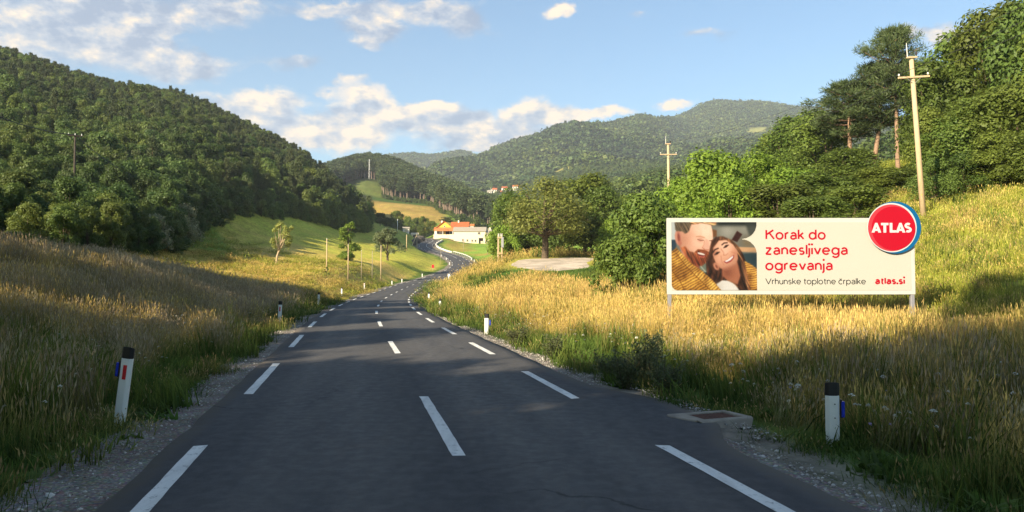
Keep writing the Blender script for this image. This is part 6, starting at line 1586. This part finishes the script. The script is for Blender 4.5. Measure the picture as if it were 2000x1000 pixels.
    lay(head * sstep(250, 215, xx - (yy - 300) * .1), dk, .5)
    lay(ell(222, 322, 32, 72, -6, .2), (202, 140, 116)); lay(ell(228, 322, 14, 44, -6, .5), (150, 88, 72)); lay(ell(238, 375, 20, 20, 0, .4), (190, 124, 102))
    form(head, 400, 360, 215, 260, .62, -.45, .26, 1.06)
    # hair: short sides, wavy top
    lay(poly([(188, 160), (360, 160), (345, 215), (325, 265), (290, 285), (262, 262), (205, 258), (192, 240)], 7), (104, 90, 70)); lay(poly([(330, 150), (596, 150), (598, 190), (560, 204), (520, 186), (440, 182), (350, 192)], 5), (168, 124, 84)); lay(stroke([(400, 172), (470, 176), (540, 186), (590, 196)], 9), (206, 164, 116), .6); lay(stroke([(350, 188), (420, 184)], 10), (120, 84, 56), .7)
    strands(poly([(188, 160), (360, 160), (345, 215), (325, 265), (290, 285), (262, 262), (205, 258), (192, 240)], 7), 62, 6, .75)
    strands(poly([(330, 150), (596, 150), (598, 190), (560, 204), (520, 186), (440, 182), (350, 192)], 5), 15, 6, .9)
    lay(head * (fbm(xx / 26, yy / 26, 3) > .12), (196, 132, 108), .08)
    # beard and moustache
    be = poly([(248, 420), (290, 405), (330, 455), (385, 470), (410, 440), (470, 440), (515, 455), (528, 480), (505, 555), (450, 598), (380, 592), (300, 535)], 10)
    lay(be, (132, 76, 48)); lay(be * g(330, 470, 45), (164, 104, 72), .6); lay(be * g(430, 560, 40), (112, 58, 36), .8); strands(be, 70, 5, .95)
    lay(poly([(404, 462), (450, 466), (490, 480), (478, 510), (440, 505), (412, 488)], 4), (120, 48, 40)); lay(poly([(410, 464), (450, 470), (484, 484), (478, 494), (440, 488), (414, 478)], 3), (232, 220, 200)); lay(stroke([(430, 506), (462, 512), (480, 506)], 9), (196, 112, 98))
    lay(stroke([(392, 462), (420, 442), (470, 448), (512, 464)], 15), (140, 78, 46))
    # eye, brow, nose
    lay(stroke([(412, 338), (440, 350), (470, 348)], 6, 3), (70, 44, 34)); lay(stroke([(400, 312), (440, 308), (480, 322)], 10), (176, 126, 92), .7); lay(stroke([(528, 352), (550, 350)], 6, 3), (80, 50, 40)); lay(g(440, 340, 20), (178, 118, 96), .5)
    lay(poly([(492, 330), (516, 345), (530, 410), (520, 440), (480, 436), (458, 418), (480, 392)], 7), (228, 172, 146)); lay(stroke([(458, 420), (486, 440), (520, 440)], 7), (160, 96, 76), .8); lay(stroke([(480, 350), (474, 390), (458, 415)], 8), (184, 124, 100), .6)
    # woman: long hair
    lay(poly([(548, 350), (590, 315), (660, 310), (740, 345), (800, 395), (850, 470), (890, 580), (935, 700), (940, 835), (800, 835), (620, 800), (545, 740), (500, 680), (492, 580), (520, 470)], 8), (72, 46, 32))
    lay(stroke([(640, 325), (740, 360), (810, 440), (850, 560), (890, 700), (920, 835)], 30, 14), (150, 104, 68), .75); lay(stroke([(790, 420), (830, 540), (850, 640), (900, 800)], 10, 6), (196, 150, 104), .7); lay(stroke([(830, 560), (830, 680), (880, 835)], 14, 8), (54, 34, 24), .8); lay(stroke([(510, 560), (540, 650), (600, 720)], 22, 10), (48, 30, 22), .8)
    lay(poly([(650, 600), (800, 560), (830, 690), (800, 780), (700, 740), (650, 690)], 10), (170, 112, 84)); lay(g(700, 660, 40), (128, 78, 58), .7)
    hairm = poly([(548, 350), (590, 315), (660, 310), (740, 345), (800, 395), (850, 470), (890, 580), (935, 700), (940, 835), (800, 835), (620, 800), (545, 740), (500, 680), (492, 580), (520, 470)], 8) * (1 - poly([(650, 600), (800, 560), (830, 690), (800, 780), (700, 740), (650, 690)], 8))
    strands(hairm * sstep(640, 720, xx + (yy - 400) * -.2), 66, 7, .95, 8); strands(hairm * sstep(700, 620, xx + (yy - 400) * -.2), 110, 8, .8, 10)
    face = poly([(566, 420), (620, 350), (690, 345), (760, 390), (800, 450), (806, 520), (790, 580), (745, 622), (690, 640), (630, 620), (585, 560), (560, 490)], 7)
    lay(face, (210, 152, 122)); lay(face * g(690, 400, 55), (228, 176, 148), .7); lay(face * g(620, 545, 36), (222, 160, 130), .8); lay(face * g(785, 470, 34), (196, 132, 104), .7); lay(face * sstep(590, 640, yy + (xx - 690) * .3), (160, 100, 78), .6); lay(face * g(570, 470, 26), (150, 96, 74), .6)
    form(face, 690, 480, 140, 165, -.25, -.55, .22, 1.0)
    lay(ell(592, 602, 24, 40, -28, .3), (196, 136, 108)); lay(ell(596, 604, 10, 22, -28, .5), (136, 84, 66))
    lay(stroke([(560, 468), (582, 438), (614, 426)], 11, 4), (48, 30, 24)); lay(stroke([(650, 392), (672, 374), (702, 372)], 11, 4), (48, 30, 24))
    for ex, ey in ((604, 476), (692, 408)):
        lay(ell(ex, ey, 24, 8, -34, .3), (96, 62, 50)); lay(ell(ex, ey + 1, 10, 6, -34, .4), (26, 18, 16)); lay(stroke([(ex - 26, ey + 14), (ex - 4, ey - 12), (ex + 24, ey - 14)], 6, 3), (30, 20, 18))
    lay(stroke([(640, 430), (668, 470), (664, 494), (690, 492), (708, 474)], 7, 5), (176, 114, 90), .8); lay(g(686, 462, 14), (236, 186, 158), .8)
    lay(poly([(664, 556), (700, 538), (740, 506), (768, 490), (766, 520), (736, 556), (694, 574)], 4), (150, 62, 58)); lay(poly([(674, 552), (704, 538), (740, 510), (760, 498), (756, 516), (730, 542), (694, 560)], 3), (244, 238, 226)); lay(stroke([(640, 500), (646, 552), (670, 590)], 7, 5), (176, 116, 92), .7); lay(stroke([(740, 460), (784, 480)], 6, 5), (180, 118, 92), .6)
    lay(poly([(575, 835), (600, 770), (650, 738), (720, 742), (780, 780), (815, 835)], 7), (226, 218, 204)); lay(g(610, 800, 30), (192, 180, 164), .6); lay(stroke([(700, 735), (760, 762), (800, 800)], 12, 6), (150, 104, 72), .8)
    # mustard knit blanket, ribbed
    def knit(mask, ang, per, hue):
        c, s = math.cos(R(ang)), math.sin(R(ang)); ph = (xx * c + yy * s) / per + .5 * fbm(xx / 60, yy / 60, 2)
        rib = .5 + .5 * np.cos(2 * math.pi * ph); bead = .5 + .5 * np.cos(2 * math.pi * (-xx * s + yy * c) / (per * 1.15) + math.pi * np.floor(ph)); fold = fbm(xx / 70 + 3, yy / 70, 3)
        cc = np.array(hue)[None, None] * ((.50 + .50 * rib ** .7) * (.90 + .12 * bead) * (1 + .45 * fold))[..., None] ** np.array([.88, 1.05, 1.2])
        m = np.clip(mask, 0, 1)[..., None]; I[:] = I * (1 - m) + np.clip(cc, 0, 255) * m
    knit(poly([(150, 460), (200, 425), (260, 480), (420, 640), (560, 835), (150, 835)], 5), 62, 25, (218, 164, 78))
    knit(poly([(196, 412), (232, 450), (330, 560), (450, 640), (560, 740), (640, 835), (540, 835), (420, 720), (300, 600), (200, 470)], 5), 48, 25, (232, 180, 92))
    lay(stroke([(204, 474), (300, 604), (420, 722), (536, 835)], 7, 5), (112, 70, 22), .8); lay(stroke([(156, 640), (230, 730), (280, 835)], 8, 6), (112, 70, 22), .8); lay(stroke([(330, 560), (450, 650), (560, 750), (632, 835)], 5, 4), (150, 100, 40), .6)
    knit(poly([(868, 548), (930, 580), (1000, 630), (1000, 835), (930, 835), (905, 720)], 6), 80, 22, (222, 166, 84))
    # lens softness, grain and a little contrast
    for ax in (0, 1):
        Pd = np.concatenate([np.take(I, [0], ax), I, np.take(I, [-1], ax)], ax); n = I.shape[ax]
        I[:] = .22 * np.take(Pd, range(0, n), ax) + .56 * np.take(Pd, range(1, n + 1), ax) + .22 * np.take(Pd, range(2, n + 2), ax)
    I += rng.normal(size=(Hh, W, 1)) * 3.0
    f = np.clip(I / 255.0, 0, 1); f = f + .35 * (f * f * (3 - 2 * f) - f)
    return np.clip(f, 0, 1)

def billboard():
    y0 = BB_Y; x0 = x_at(1280 + 87 / 3.7037, y0); z0 = z_at(380 + 723 / 3.7037, y0)
    t = empty('billboard', (x0, y0, z0), 0, 'wide cream billboard on two grey legs, with a picture of a couple and red lettering', 'billboard')
    W = bx(1877); Hh = bz(170)
    mb = MB(); mb.box((W / 2, .075, Hh / 2), (W, .13, Hh)); mb.build('board', M_BORDER, t, bevel=.008)
    mb = MB(); mb.box(((bx(117) + bx(1847)) / 2, .006, (bz(693) + bz(200)) / 2), (bx(1847) - bx(117), .006, bz(200) - bz(693))); mb.build('printed_panel', M_PANEL, t)
    # rear frame, seen from the side only
    for f in (.03, .5, .97):
        mb = MB(); mb.box((W * f, .19, Hh / 2), (.08, .10, Hh - .1)); mb.build('rear_batten', M_LEG, t)
    for X in (104, 1858):
        gx = x0 + bx(X); zb = gz(gx, y0) - z0 - .6
        mb = MB(); mb.box((bx(X), .075, (zb + -.003) / 2), (.125, .12, -.003 - zb)); mb.build('leg', M_LEG, t, bevel=.01)
    # the photograph
    NX, NY = 220, 176
    img = paint_couple(NX, NY)
    img = np.where(img <= .04045, img / 12.92, ((img + .055) / 1.055) ** 2.4) * PRINT
    X = np.linspace(117, 733, NX + 1); Yv = np.linspace(200, 693, NY + 1)
    XX, YY = np.meshgrid(X, Yv)
    yb = -.001
    V = np.stack([bx(XX), np.full(XX.shape, yb), bz(YY)], -1).reshape(-1, 3)
    cx = (X[:-1] + X[1:]) / 2; cy = (Yv[:-1] + Yv[1:]) / 2; CX, CY = np.meshgrid(cx, cy)
    cut = ((CX > 628) & (CY > 213) & (CY < 323) & (np.hypot(CX - 626, CY - 213) > 107)) | ((CX > 628) & (CY >= 323) & (CY < 432) & (np.hypot(CX - 626, CY - 432) > 107)) | ((CX < 162) & (CY > 648) & (np.hypot(CX - 162, CY - 648) > 45))
    i = np.arange(NY)[:, None] * (NX + 1) + np.arange(NX)[None]
    Fq = np.stack([i, i + NX + 1, i + NX + 2, i + 1], -1)[~cut]
    Vc = np.zeros((NY + 1, NX + 1, 3)); Wt = np.zeros((NY + 1, NX + 1, 1))
    for a in (0, 1):
        for b in (0, 1): Vc[a:NY + a, b:NX + b] += img; Wt[a:NY + a, b:NX + b] += 1
    m, nt, out = new_mat('photo_print')
    principled(nt, out, nt.new('ShaderNodeAttribute', attribute_name='Col').outputs['Color'], .45, .25)
    link('printed_photo', np_mesh('printed_photo', V, Fq.reshape(-1, 4), m, col=(Vc / Wt).reshape(-1, 3)), t)
    yl = -.0015
    lettering(t, 'headline_letter', 'Korak do', 797, 1233, 328, 77, M_RED, yl)
    lettering(t, 'headline_letter', 'zanesljivega', 793, 1390, 438, 77, M_RED, yl)
    lettering(t, 'headline_letter', 'ogrevanja', 793, 1280, 550, 77, M_RED, yl)
    lettering(t, 'subline_letter', 'Vrhunske toplotne \u010drpalke', 793, 1518, 650, 45, M_INK, yl, .115, .74, .10)
    lettering(t, 'address_letter', 'atlas.si', 1585, 1808, 650, 50, M_RED, yl, .22, .78, .05)
    e = disc(t, 'round_emblem', 1727, 240, 188, M_BLUE, -.075, -.004)
    disc(e, 'white_ring', 1704, 241, 178, M_WHITEP, -.082, -.0752); disc(e, 'light_red_rim', 1700, 242, 169, M_RED2, -.087, -.0822); disc(e, 'red_disc', 1715, 246, 158, M_RED, -.092, -.0872)
    block_letters(e)
billboard()

# ------------------------------------------------------------------ air
def build_haze():
    m, t, out = new_mat('haze_air')
    v = t.new('ShaderNodeVolumePrincipled')
    v.inputs['Color'].default_value = (.80, .88, 1.0, 1); v.inputs['Density'].default_value = HAZE_DENSITY
    v.inputs['Anisotropy'].default_value = 0.1
    t.l.new(v.outputs[0], out.inputs['Volume'])
    mb = MB(); mb.box((0, 0, 0), (2, 2, 2))
    o = mb.build('haze', m); o['kind'] = 'stuff'; o['label'] = 'pale evening haze filling the valley air'
    return o
def fit_haze(o):
    o.location = (600, 1450, 340); o.scale = (5500, 1760, 350)
fit_haze(build_haze())
